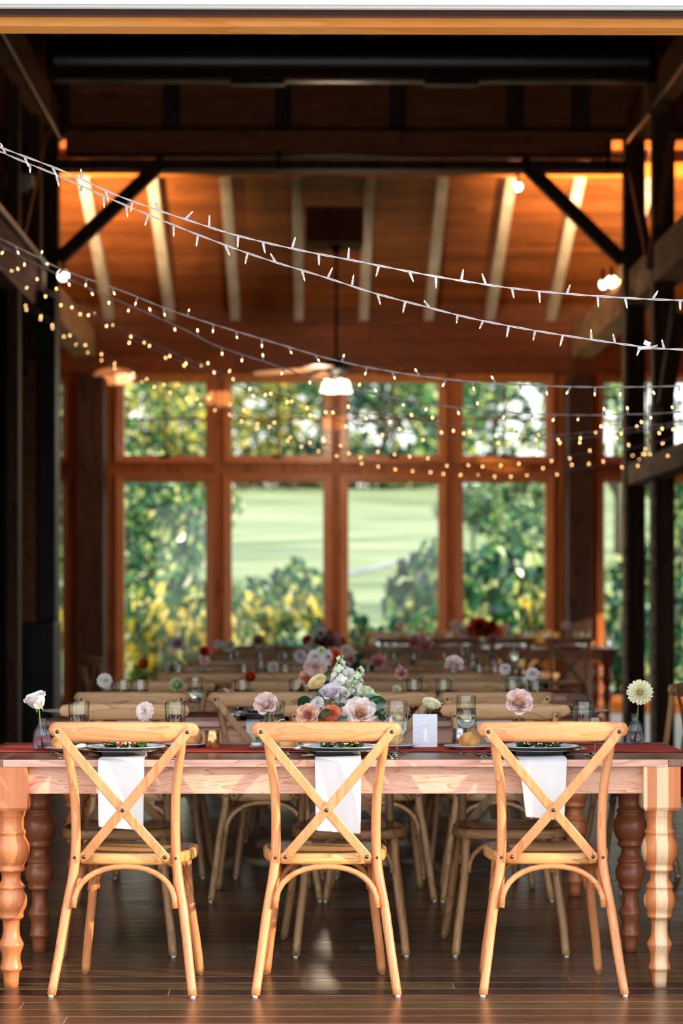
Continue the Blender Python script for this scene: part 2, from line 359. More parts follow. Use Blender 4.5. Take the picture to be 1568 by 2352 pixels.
def place(proto, used, loc, rotz, label, group=None, sc=None):
    """the first use moves the built one itself, every later use is a copy of it and of its parts"""
    o = proto if not used else copy_tree(proto)
    o.location = loc; o.rotation_euler = (0, 0, rotz); o['label'] = label
    if group: o['group'] = group
    if sc: o.scale = (sc,)*3
    return o
# ================================================================== THE BUILDING
Y0, YF, YW = 7.2, 21.8, 27.0
XL, XR = -6.0, 6.0
struct(MB().box(XL, XR, 6.9, YW+.25, -.12, 0).build('floor', M['floor']))
struct(MB().box(-14, 14, -4, 6.88, -.2, -.02).build('terrace_ground', M['terrace']))
# front opening
struct(MB().box(-6, 6, Y0, Y0+.095, W(784, 62, Y0).z, W(784, 41, Y0).z).build('trim_1', M['header']), 'orange pine header over the opening')
struct(MB().box(-6, 6, Y0-.03, Y0+.09, W(784, 36, Y0-.03).z, W(784, 24, Y0-.03).z).build('trim_2', M['mauve']))
struct(MB().box(-6, 6, Y0-.035, Y0+.1, W(784, 24, Y0-.035).z, W(784, 5, Y0).z).build('trim_3', M['track']))
struct(MB().box(-6, 6, Y0-.12, Y0-.10, W(784, 18.5, Y0-.12).z, 4.0).box(-6, 6, Y0-.14, Y0-.12, W(784, 10, Y0-.14).z, W(784, 8, Y0-.14).z).build('wall_front_gable', M['siding']))
struct(MB().box(-6, 6, Y0+.0, Y0+.2, 4.0, 6.8).build('wall_front_top', M['siding']))
struct(MB().box(XL-.2, -3.2, Y0-.1, Y0+.15, -.1, 3.1).build('wall_front_left', M['siding']))
struct(MB().box(2.9, XR+.2, Y0-.1, Y0+.15, -.1, 3.1).build('wall_front_right', M['siding']))
# side walls; the right one has low windows near the far end
struct(MB().box(XL-.2, XL, Y0, YW+.2, -.1, 6.8).build('wall_left', M['sidewall']))
w = MB()
w.box(XR, XR+.2, Y0, 23.2, -.1, 6.8).box(XR, XR+.2, 23.2, 26.75, 1.9, 6.8).box(XR, XR+.2, 26.75, YW+.2, -.1, 6.8).box(XR, XR+.2, 23.2, 26.75, -.1, .2)
struct(w.build('wall_right', M['sidewall']))
# far wall around the windows
pz0, pz1, tz0, tz1 = .17, W(0, 1108, YW).z, W(0, 1045, YW).z, W(0, 878, YW).z
bays = [(-2.95-.96, WX(142, YW)), (WX(285, YW), WX(472, YW)), (WX(532, YW), WX(742, YW)), (WX(800, YW), WX(1006, YW)), (WX(1064, YW), WX(1252, YW)), (WX(1388, YW), WX(1388, YW)+.98)]
w = MB(); wb = MB()
xs = [XL] + [x for b in bays for x in (b[0]-.07, b[1]+.07)] + [XR]
for i in range(0, len(xs), 2): w.box(xs[i], xs[i+1], YW, YW+.2, 0, tz1+.07)
for a, b in bays:
    w.box(a-.07, b+.07, YW, YW+.2, 0, pz0-.07); w.box(a-.07, b+.07, YW, YW+.2, pz1+.07, tz0-.07)
struct(w.build('wall_back', M['redwood']))
struct(MB().box(XL, XR, YW, YW+.2, tz1+.07, 6.8).build('wall_back_upper', M['wallboards']))
for i, (a, b) in enumerate(bays):
    root = bpy.data.objects.new('window_%d' % (i+1), None); COL.objects.link(root); root.location = ((a+b)/2, YW, pz0); root['kind'] = 'structure'
    h = (b-a)/2; f = MB(); c = MB(); g = MB(); sh = MB()
    def ring(mb, x0, x1, z0, z1, t, ya, yb):
        mb.box(x0-t, x0, ya, yb, z0-t, z1+t); mb.box(x1, x1+t, ya, yb, z0-t, z1+t); mb.box(x0, x1, ya, yb, z1, z1+t); mb.box(x0, x1, ya, yb, z0-t, z0)
    for z0, z1 in ((0, pz1-pz0), (tz0-pz0, tz1-pz0)):
        ring(f, -h, h, z0, z1, .035, .02, .12)                 # sash
        ring(c, -h-.035, h+.035, z0-.035, z1+.035, .055, -.03, .02)   # casing
        ring(c, -h-.075, h+.075, z0-.075, z1+.075, .02, -.055, -.03)
        g.box(-h, h, .06, .066, z0, z1)
    mz = (tz0+tz1)/2-pz0
    sh.box(-.011, .011, .045, .085, tz0-pz0, tz1-pz0).box(-h, h, .045, .085, mz-.011, mz+.011)
    f.build('sash_frame', M['casing'], root, bev=.004); c.build('casing', M['casing'], root, bev=.005); sh.build('muntin', M['timber_m'], root); g.build('glass_pane', M['pane'], root)
    MB().box(-.05, .05, -.03, .03, tz0-pz0-.03, tz0-pz0+.008).build('latch', M['black'], root)
# pilasters in front of the far wall that carry the long beams
struct(MB().box(WX(182, 26.6), WX(240, 26.6), 26.5, YW, 0, 3.7).build('trim_4', M['timber'], bev=.01))
struct(MB().box(WX(1303, 26.6), WX(1356, 26.6), 26.5, YW, 0, 3.7).build('trim_5', M['timber'], bev=.01))
struct(MB().box(XL, XR, YW-.03, YW, 0, .1).build('baseboard_back', M['redwood']))
# roof over the far bay : boards and pale rafters
zr0, zr1 = 4.36, 4.36+(YW-21.0)*.358
off = .16
m = MB(); 
L_ = sqrt((YW-21.0)**2+(zr1-zr0)**2); ang = atan2(zr1-zr0, YW-21.0)
o = MB().box(XL, XR, -L_, .3, 0, .05).build('ceiling_far_bay', M['roofboards'], loc=(0, YW, zr0+off), rot=(-ang, 0, 0)); struct(o)
for i, px in enumerate((105, 250, 390, 540, 686, 835, 985, 1125, 1265, 1410)):
    x = WX(px, YW)
    o = MB().box(-.055, .055, -L_, 0, 0, off+.02).build('rafter', M['rafter'], loc=(x, YW, zr0), rot=(-ang, 0, 0), bev=.008); struct(o)
struct(MB().box(XL, XR, 23.6, 23.75, W(0, 400, 23.6).z, W(0, 372, 23.6).z).build('ridge_board', M['casing']))
# tie beam of the frame, with rod, and the boarded gable above it
zt = lambda y, Y=YF: W(0, y, Y).z
lx, rx = WX(150, YF), WX(1405, YF)
struct(MB().box(lx, rx, YF, YF+.25, zt(354), zt(297)).build('tie_beam', M['timber_x'], bev=.012))
struct(MB().box(WX(120, YF), WX(1440, YF), YF-.02, YF+.25, zt(388), zt(366)).build('lower_tie_beam', M['timber'], bev=.01))
struct(MB().tube([(WX(132, YF-.1), YF-.1, zt(360)), (WX(1434, YF-.1), YF-.1, zt(360))], .014, 10).build('tie_rod', M['pipe']))
for px in (640, 1391):
    struct(MB().box(WX(px, YF)-.02, WX(px, YF)+.02, YF-.14, YF, zt(396), zt(352)).build('rod_bracket', M['black']))
yg = 22.15
struct(MB().box(XL, XR, yg, yg+.06, zt(300), 7.2).build('ceiling_gable_boards', planks('gable_boards', [srgb(206,122,72), srgb(216,134,80), srgb(194,114,66)], 'x', .28, 2.5, .6, gapw=.006, plane='xz', bump=0)))
for px in (142, 395, 650, 912, 1180, 1330):
    struct(MB().box(WX(px, yg)-.07, WX(px, yg)+.07, yg-.14, yg, zt(296), 7.0).build('gable_stud', M['timber']))
struct(MB().box(XL, XR, yg-.16, yg, zt(294), zt(284)).build('gable_sill', M['timber']))
# knee braces from the posts up to the tie beam
for a, b in (((135, 597), (378, 368)), ((1432, 602), (1196, 370))):
    A = W(a[0], a[1], YF+.05); B = W(b[0], b[1], YF+.05)
    struct(MB().beam(A, B, .12, .125, up=Vector((0, 1, 0))).build('knee_brace', M['timber'], bev=.008))
# front roof and dark upper ceiling
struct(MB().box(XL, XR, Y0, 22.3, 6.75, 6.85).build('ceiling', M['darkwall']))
# posts of both side frames
XPL, XPR = -2.42, 2.88
def post(name, x, y, w, d, z1, mat='timber'): 
    return struct(MB().box(x-w/2, x+w/2, y, y+d, 0, z1).build(name, M[mat], bev=.012))
post('timber_post', WX(1458, YF), YF, .19, .2, 5.45)
post('timber_post', WX(1525, 20.2), 20.2, .18, .2, 5.9)
struct(MB().box(WX(1433, 21.6), WX(1441, 21.6), 21.55, 21.75, 0, 4.0).build('post_facing', M['weather']))
struct(MB().box(WX(1497, 20.05), WX(1505, 20.05), 20.0, 20.2, 0, 2.9).build('post_facing', M['weather']))
post('timber_post', WX(114, YF), YF, .15, .2, 5.45)
post('timber_post', WX(76, 20.6), 20.6, .12, .2, 5.6)
post('timber_post', WX(28, 19.4), 19.4, .1, .2, 6.0)
# long beams that run from the frame towards the opening
def longbeam(name, x0, x1, z0, z1, y0, y1, mat): return struct(MB().box(x0, x1, y0, y1, z0, z1).build(name, M[mat], bev=.015))
longbeam('plate_beam', WX(1440, YF), WX(1440, YF)+.16, zt(325), zt(325)+.3, 9, YF, 'timber_m')
longbeam('plate_beam', WX(143, YF)-.16, WX(143, YF), zt(325), zt(325)+.32, 9, YF, 'timber_m')
longbeam('side_beam', WX(1305, YW), WX(1305, YW)+.24, zt(831, YW)+.02, zt(764, YW)+.02, 10, 26.7, 'weather_tan')
longbeam('side_beam', WX(224, YW)-.24, WX(224, YW), zt(831, YW)+.02, zt(764, YW)+.02, 21.9, 26.7, 'weather_tan')
longbeam('side_beam', WX(100, 21)-.16, WX(100, 21), 3.75, 4.15, 9, 21.2, 'timber_m')
longbeam('low_side_beam', WX(1441, 21.2), WX(1441, 21.2)+.2, 2.27, 2.46, 10, 21.2, 'weather')
# light strips clipped under the plates
for x, n in ((WX(1437, YF), 1), (WX(148, YF), 2)):
    struct(MB().tube([(x, 10, zt(325)-.03), (x, YF-.2, zt(325)-.03)], .018, 8).build('conduit_pipe', M['pipe']))
struct(MB().tube([(WX(106, 21), 9, 4.17), (WX(106, 21), 21, 4.17)], .022, 8).build('conduit_pipe', M['pipe']))
# braces inside the side frames
def brace(A, B, w=.1, h=.1, mat='timber'): return struct(MB().beam(A, B, w, h, up=Vector((1, 0, 0))).build('frame_brace', M[mat], bev=.006))
brace(W(107, 262, 21.3), W(38, 575, 19.6), .07, .09, 'timber_m'); brace(W(-8, 330, 19.3), W(26, 575, 20.2), .07, .07, 'timber_m')
brace(W(38, 700, 20.4), W(52, 1010, 20.7), .12, .16)
brace(W(1452, 390, 21.5), W(1492, 600, 20.4), .06, .07, 'timber_m'); brace(W(1545, 300, 20.1), W(1492, 620, 20.3), .07, .07, 'timber_m')
brace(W(1550, 690, 19.7), W(1508, 985, 20.1), .04, .06, 'weather'); brace(W(1560, 720, 19.7), W(1526, 930, 20.0), .1, .12)
brace(W(1575, 520, 21.9), W(1540, 560, 21.9), .1, .12); brace(W(1490, 120, 20.0), W(1512, 260, 20.1), .14, .16, 'timber_m')
# closed aisle and riveted steel pier on the left
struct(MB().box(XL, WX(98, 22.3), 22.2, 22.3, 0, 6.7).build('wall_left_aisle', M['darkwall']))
w = MB(); x0, x1 = WX(34, 20.3), WX(124, 20.3); z1 = zt(1431, 20.3)
w.box(x0, x1, 20.3, 20.9, 0, z1)
pr = thing('steel_clad_pier', 'dark blued steel clad pier with rows of rivets below a timber post', 'pier', ((x0+x1)/2, 20.6, 0))
MB().box(-(x1-x0)/2, (x1-x0)/2, -.3, .3, 0, z1).build('steel_plate', M['steelplate'], pr, bev=.01)
for s in (-1, 1):
    for k in range(9): MB().ball((s*((x1-x0)/2-.035), -.3, .2+k*.115), .014, 8, 5, (1, .5, 1)).build('rivet', M['steelplate'], pr)
struct(MB().box(WX(44, 20.5), WX(82, 20.5), 20.5, 20.7, z1, 3.3).build('timber_post', M['timber_m'], bev=.01))
struct(MB().box(WX(84, 20.55), WX(127, 20.55), 20.55, 20.8, z1, 3.9).build('timber_post', M['steelplate'], bev=.01))
struct(MB().box(WX(10, 20.55), WX(42, 20.55), 20.55, 20.8, z1-.4, 3.9).build('timber_post', M['steelplate'], bev=.01))
# spiral duct across the nave
yd = 20.0; zc = W(0, 137, yd).z; rd = .188
d = MB(); prof = []
Ld = WX(1500, yd)-WX(112, yd); nseg = 74
d.loft([[Vector((i/nseg*Ld, (rd+(.004 if i % 2 else 0))*cos(2*pi*j/28), (rd+(.004 if i % 2 else 0))*sin(2*pi*j/28))) for j in range(28)] for i in range(nseg+1)])
du = thing('air_duct', 'black round spiral air duct hung high across the hall', 'duct', (WX(112, yd), yd, zc))
d.build('duct_tube', M['duct'], du)
for q in (.12, .5, .88): MB().tube([(q*Ld, 0, rd), (q*Ld, 0, 6.75-zc)], .008, 6).build('hanger_rod', M['black'], du)
for q in (.3, .62): MB().box(Ld*q, Ld*(q+.09), -.06, .06, -rd-.02, -rd+.01).build('air_grille', M['black'], du)

# ------------------------------------------------------------------ ceiling fan
fy = 24.2; fc = W(772, 845, fy)
fan = thing('ceiling_fan', 'ceiling fan with pale wooden blades and four lit glass shades on a long black rod', 'ceiling fan', fc)
ztop = W(772, 566, fy).z-fc.z
MB().tube([(0, 0, .05), (0, 0, ztop)], .016, 10).build('down_rod', M['black'], fan)
MB().lathe([(.0, ztop-.07), (.035, ztop-.07), (.06, ztop-.02), (.065, ztop+.01)], 18).build('canopy_cup', M['black'], fan)
MB().lathe([(0, .09), (.05, .09), (.11, .055), (.155, .03), (.155, -.0), (.1, -.045), (.06, -.07), (.05, -.12), (0, -.12)], 24).build('motor_housing', M['black'], fan)
for k, a in enumerate((250, 322, 34, 106, 178)):
    bl = MB(); n = 8
    outl = []
    for i in range(n+1):
        u = i/n; outl.append((.19+.62*u, .05+.028*u if u < .97 else .06))
    rings = [[Vector((x, s*wd, .002+q*.004)) for s, q in ((-1, 0), (1, 0), (1, 1), (-1, 1))] for x, wd in outl]+[[Vector((.835, s*.035, .002+q*.004)) for s, q in ((-1, 0), (1, 0), (1, 1), (-1, 1))]]
    bl.loft(rings, smooth=False)
    b = bl.build('fan_blade', M['fan_blade'], fan, rot=Euler((R(13), R(4), R(a)), 'XYZ'))
    MB().box(.1, .24, -.012, .012, -.006, .0).build('blade_arm', M['black'], b)
for k in range(4):
    a = R(25+90*k); sx, sy = .105*cos(a), .105*sin(a)
    sh = MB().lathe([(.02, -.02), (.035, -.04), (.045, -.08), (.062, -.135), (.066, -.145)], 16).build('light_shade', M['shadeglow'], fan, loc=(sx, sy, -.10))
    MB().tube([(-sx*.7, -sy*.7, -.005), (0, 0, .01), (0, 0, -.03)], .008, 8).build('shade_holder', M['black'], sh)
struct(MB().box(WX(703, fy), WX(833, fy), fy-.3, fy+.3, W(0, 566, fy).z+.01, W(0, 508, fy).z+.1).build('trim_6', M['timber']))
# ------------------------------------------------------------------ lamps
def spotlamp(name, label, p, aim, r=.05, grp=None, mat='black'):
    t = thing(name, label, 'lamp', p, 0, grp); q = Vector(aim).normalized().to_track_quat('Z', 'Y').to_euler()
    h = MB().lathe([(0, -.12), (r*.6, -.12), (r*.8, -.08), (r, 0), (r*.92, -.005), (r*.8, -.03)], 16).build('lamp_head', M[mat], t, rot=q)
    MB().lathe([(0, 0), (r*.88, 0)], 16).build('lit_lens', M['lampglow'], h, loc=(0, 0, -.006))
    MB().box(-.012, .012, -.012, .012, -.02, .14).build('bracket', M['black'], t)
    return t
spotlamp('spot_lamp', 'lit spot lamp high on the timber post, the larger of a pair', W(1404, 647, 21.5), (-.25, -1, .1), .062)
spotlamp('spot_lamp', 'lit spot lamp high on the timber post, the smaller of a pair', W(1384, 653, 21.5), (-.75, -.8, -.1), .05)
spotlamp('spot_lamp', 'round lit lamp beside the dark post behind the light strings', W(145, 633, 21.4), (.1, -1, 0), .055)
spotlamp('spot_lamp', 'small white lamp clipped to the top of a pale rafter', W(1189, 428, 23.0), (.1, -1, .1), .05, mat='white')
fb = W(57, 425, 20.2)
t = thing('flood_lamp', 'switched off white flood lamp between dark braces', 'lamp', fb)
MB().box(-.07, .03, -.05, .05, -.06, .04).box(-.02, .07, -.06, .06, -.01, .09).build('lamp_body', M['white'], t, bev=.01)
MB().box(-.01, .01, .04, .2, 0, .02).build('bracket', M['black'], t)
def light(kind, name, loc, power, col, size=.1, aim=None, **k):
    l = bpy.data.lights.new(name, kind); l.energy = power; l.color = col
    if kind == 'AREA': l.size = size; 
    elif kind == 'SUN': l.angle = size
    else: l.shadow_soft_size = size
    for a, v in k.items(): setattr(l, a, v)
    o = bpy.data.objects.new(name, l); COL.objects.link(o); o.location = loc
    if aim is not None: o.rotation_euler = Vector(aim).to_track_quat('-Z', 'Y').to_euler()
    return o
WARM = (1, .62, .30)
light('POINT', 'fan_bulb_light', fc+Vector((0, -.0, -.36)), 75, (1, .78, .55), .12)
light('SPOT', 'lamp_and_patch_light', W(1404, 640, 22.45), 950, WARM, .06, (.3, .85, .75), spot_size=R(100), spot_blend=.9)
light('SPOT', 'lamp_and_patch_light', W(160, 633, 22.45), 900, WARM, .06, (-.12, .85, .75), spot_size=R(90), spot_blend=.9)
light('SPOT', 'rafter_lamp_light', W(1189, 428, 23.0)+Vector((0, .1, -.05)), 60, WARM, .05, (.2, .6, .3), spot_size=R(120), spot_blend=.8)
light('SPOT', 'lamp_and_patch_light', W(220, 650, 22.6), 160, WARM, .04, W(318, 562, 24.9)-W(220, 650, 22.6), spot_size=R(20), spot_blend=.25)  # added beam standing in for the reflected sun patch on the roof
patch_src = W(178, 655, 22.6)  # added beams from a bare point, throwing sun patches on the window frames
for px_, py_, ss, pw_ in ((262, 864, 4.2, 260), (510, 917, 3.6, 240), (768, 972, 3.0, 220), (1150, 1069, 2.2, 330)):
    sl = light('SPOT', 'sun_patch_beam', patch_src, pw_*4, (1, .74, .38), .012, W(px_, py_, YW)-patch_src, spot_size=R(ss*.8), spot_blend=.3); sl.scale = (1.9, .8, 1)
# ================================================================== OUTSIDE, BEYOND THE FAR WINDOWS
def hz(y, x=0):
    pts = [(27.2, -.3), (44, .1), (58, 2.0), (110, 6.3), (150, 7.5)]
    for (a, za), (b, zb) in zip(pts, pts[1:]):
        if y <= b: return za+(zb-za)*(y-a)/(b-a)+.12*sin(x*.21+y*.1)
    return 7.5
g = MB(); nx, ny = 40, 50
for j in range(ny+1):
    for i in range(nx+1):
        x = -60+120*i/nx; y = 27.25+(150-27.25)*j/ny; g.v.append((x, y, hz(y, x)))
for j in range(ny):
    for i in range(nx):
        a = j*(nx+1)+i; g.f.append((a, a+1, a+nx+2, a+nx+1)); g.m.append(0); g.sm.append(True)
struct(g.build('lawn_hill', M['grass']))
pth = MB(); A = [(1190, 1322), (1110, 1300), (1040, 1288), (970, 1284), (890, 1296), (800, 1318), (730, 1350)]
struct(pth.loft([[W(px, py, 50-.0*px)+Vector((0, -.0, dz)) for dz in (-.07, .05)]+[W(px, py, 50)+Vector((0, .5, dz)) for dz in (.05, -.07)] for px, py in A]).build('path_edging_wall', M['stone']))
bl = thing('boulder', 'pale grey boulder standing among the shrubs outside the windows', 'rock', W(930, 1415, 46)+Vector((0, 0, -.25)))
MB().ball((0, 0, .2), .27, 12, 9, (1.3, .8, .8), jit=.12).build('stone_body', M['stone'], bl)

def crown_mesh(name, mat, blobs, n, size, lo=0., hi=1., shell=.55):
    """many small leaves scattered through a few rounded masses"""
    mb = MB(); mb.tint = []; tot = sum(b[3]**2 for b in blobs)
    for (bx, by, bz, br, sq) in blobs:
        k = int(n*br*br/tot)
        for i in range(k):
            while True:
                d = Vector((random.uniform(-1, 1), random.uniform(-1, 1), random.uniform(-1, 1)))
                if .05 < d.length < 1: break
            rr = br*(shell+(1-shell)*random.random()**.7); d.normalize()
            p = Vector((bx, by, bz))+Vector((d.x*rr, d.y*rr, d.z*rr*sq))
            s = size*random.uniform(.6, 1.3)
            a = Vector((random.gauss(0, 1), random.gauss(0, 1), random.gauss(0, 1))).normalized(); b = a.orthogonal().normalized()
            q = a.cross(b)
            mb.add([p-b*s*.5, p+q*s*.32+a*s*.08, p+b*s*.5, p-q*s*.32+a*s*.08], [(0, 1, 2, 3)])
            mb.tint.append(min(1, random.random()**2.6))
    return mb.mesh(name, mat)
def blobs(seed, w, h, n, r):
    rn = random.Random(seed)
    return [(rn.uniform(-w, w), rn.uniform(-w*.7, w*.7), rn.uniform(.15*h, h), rn.uniform(.7, 1.15)*r, rn.uniform(.7, 1)) for _ in range(n)]
GREEN = leafmat('green_leaves', [srgb(12,52,36), srgb(36,104,72), srgb(110,160,84), srgb(226,224,130), srgb(255,246,200)], .5, 1.7)  # pale end of the leaf ramps paints in glints and sky gaps
YELLOW = leafmat('yellow_leaves', [srgb(22,72,48), srgb(112,136,60), srgb(240,196,66), srgb(255,226,110), srgb(255,246,200)], .5, 1.8)
TEAL = leafmat('dark_green_leaves', [srgb(10,52,42), srgb(24,92,70), srgb(70,140,92), srgb(190,206,120), srgb(250,246,200)], .45, 1.6)
CM = [crown_mesh('crown_a', GREEN, blobs(1, 2.2, 6, 12, 1.3), 4200, .30),
      crown_mesh('crown_b', TEAL, blobs(2, 2.4, 6.5, 13, 1.3), 4200, .31),
      crown_mesh('crown_c', YELLOW, blobs(3, 2.0, 5.5, 10, 1.1), 2200, .28),
      crown_mesh('crown_d', GREEN, blobs(4, 2.6, 5.5, 12, 1.0), 1300, .34)]
SM = [crown_mesh('shrub_a', YELLOW, blobs(5, .8, 1.0, 7, .5), 1300, .165), crown_mesh('shrub_b', GREEN, blobs(6, .8, 1.0, 7, .5), 1300, .165),
      crown_mesh('shrub_c', TEAL, blobs(7, .9, .9, 7, .5), 1300, .165)]
tr = MB().tube([(0, 0, -1), (.05, 0, 1), (-.05, .05, 3), (.1, 0, 5)], [.2, .15, .11, .04], 8)
for k in range(5):
    a = k*1.3; tr.tube([(0, 0, 1.2+.5*k), (.8*cos(a), .8*sin(a), 2.2+.5*k), (1.5*cos(a), 1.5*sin(a), 2.9+.5*k)], [.07, .05, .02], 6)
TM = tr.mesh('tree_trunk', M['bark'])
ts = MB()
for k in range(5): a = k*1.26; ts.tube([(0, 0, -.3), (.2*cos(a), .2*sin(a), .4), (.5*cos(a), .5*sin(a), 1.0)], [.03, .02, .01], 6)
SS = ts.mesh('shrub_stem', M['bark'])
def tree(px, Y, kind, z, sc, label, zs=1, cat='tree', grp='trees outside the windows'):
    x = WX(px, Y); t = thing('garden_tree' if cat == 'tree' else 'garden_shrub', label, cat, (x, Y, z), random.uniform(0, 6.28), grp); t.scale = (sc, sc, sc*zs)
    if cat == 'tree':
        g_ = hz(Y, x)-.1; t.location.z = g_; h_ = max(0, (z-g_)/(sc*zs)); link('crown', CM[kind], t, (0, 0, h_)); k_ = link('trunk', TM, t, (0, 0, 0)); k_.scale = (1, 1, (h_+4)/5)
    else: link('foliage', SM[kind], t); link('stem', SS, t)
for a in [
 (255, 38, 0, -.8, .52, 'bushy green tree filling the leftmost tall window', 1.05),
 (345, 46, 1, -.6, .45, 'dark green tree behind the leftmost tall window', 1.3),
 (412, 52, 0, -.6, .40, 'slender green tree at the right edge of the leftmost tall window', 1.5),
 (300, 52, 2, 2.9, .62, 'yellow leaved tree seen through the upper left window panes'),
 (440, 58, 3, 4.0, .62, 'thin green tree behind the yellow one in the upper left panes'),
 (560, 104, 2, 5.0, 1.0, 'pale yellow branches at the left of the second upper window'),
 (670, 106, 3, 5, 1.3, 'green tree crown filling the second upper window'),
 (880, 108, 3, 5, 1.25, 'deep green tree crown in the third upper window'),
 (1085, 62, 1, 2.4, .30, 'slim dark tree at the right edge of the third window'),
 (1165, 44, 1, -.2, .38, 'dark leaved tree filling the fourth tall window', 1.25),
 (1265, 50, 0, -.2, .42, 'green tree behind the dark one in the fourth window', 1.2),
 (1140, 90, 3, 5.4, 1.0, 'thin crowned tree with sky gaps in the fourth upper window'),
 (1420, 60, 3, 3.8, .7, 'airy tree seen between the right hand posts'),
 (1560, 48, 0, .2, .55, 'green tree beyond the far right window'),
 (60, 50, 0, .0, .8, 'green tree beyond the narrow window on the far left'),
 (150, 64, 2, 4.0, .8, 'tall yellow tree beyond the narrow window on the far left'),
 (470, 108, 3, 3.0, 1.3, 'distant thin tree on the crest behind the first casing'),
 (740, 112, 3, 3.0, 1.3, 'distant green tree on the crest of the lawn'),
 (960, 118, 1, 3.0, 1.3, 'distant dark tree on the crest behind the third window'),
 (1290, 112, 3, 3.0, 1.4, 'distant thin tree on the crest by the pilaster')]: tree(*a)
for i, a in enumerate([
 (300, 31, 0, -.3, .9, 'yellow leaved shrub close under the leftmost window'),
 (385, 33.0, 1, -.4, 1.1, 'green shrub in the middle of the leftmost window'),
 (455, 31, 0, -.3, .8, 'yellow shrub against the right side of the leftmost window'),
 (560, 34, 0, -.3, .98, 'bright yellow shrub on the left of the second window'),
 (640, 36, 1, -.3, 1.1, 'tall yellow green shrub in the middle of the second window'),
 (610, 31, 2, -.6, .75, 'dark green shrub low in the second window'),
 (715, 35, 1, -.3, .95, 'green shrub at the right of the second window'),
 (700, 31.5, 2, -.6, .8, 'dark shrub low beside the central window post'),
 (830, 34, 1, -.3, .75, 'green shrub on the left of the third window'),
 (900, 37, 2, -.3, .5, 'dark shrub in the middle of the third window'),
 (965, 34, 0, -.4, .6, 'yellow shrub on the right of the third window'),
 (1020, 33, 1, -.4, 1.25, 'tall green shrub at the right frame of the third window'),
 (1100, 34, 2, -.2, 1.2, 'dark shrub on the left of the fourth window'),
 (1175, 36, 1, -.3, 1.2, 'green shrub in the middle of the fourth window'),
 (1240, 34, 0, -.3, 1.0, 'yellowish shrub on the right of the fourth window'),
 (1400, 35, 2, -.3, 1.0, 'dark shrub seen left of the right hand posts'),
 (1500, 33, 2, -.3, 1.0, 'dark shrub seen between the right hand posts'),
 (560, 109, 2, 5.6, 2.6, 'dark hedge shrub on the crest in the second window, left of centre'), (660, 110, 2, 5.6, 2.6, 'dark hedge shrub on the crest in the second window, right of centre'), (840, 109, 2, 5.6, 2.6, 'dark hedge shrub on the crest at the left of the third window'), (950, 110, 1, 5.6, 2.6, 'green hedge shrub on the crest at the right of the third window'), (745, 111, 1, 5.6, 2.6, 'green hedge shrub on the crest behind the central post')]): tree(*a[:6], 1.45 if a[1] < 60 else .8, 'shrub', 'shrubs outside the windows')
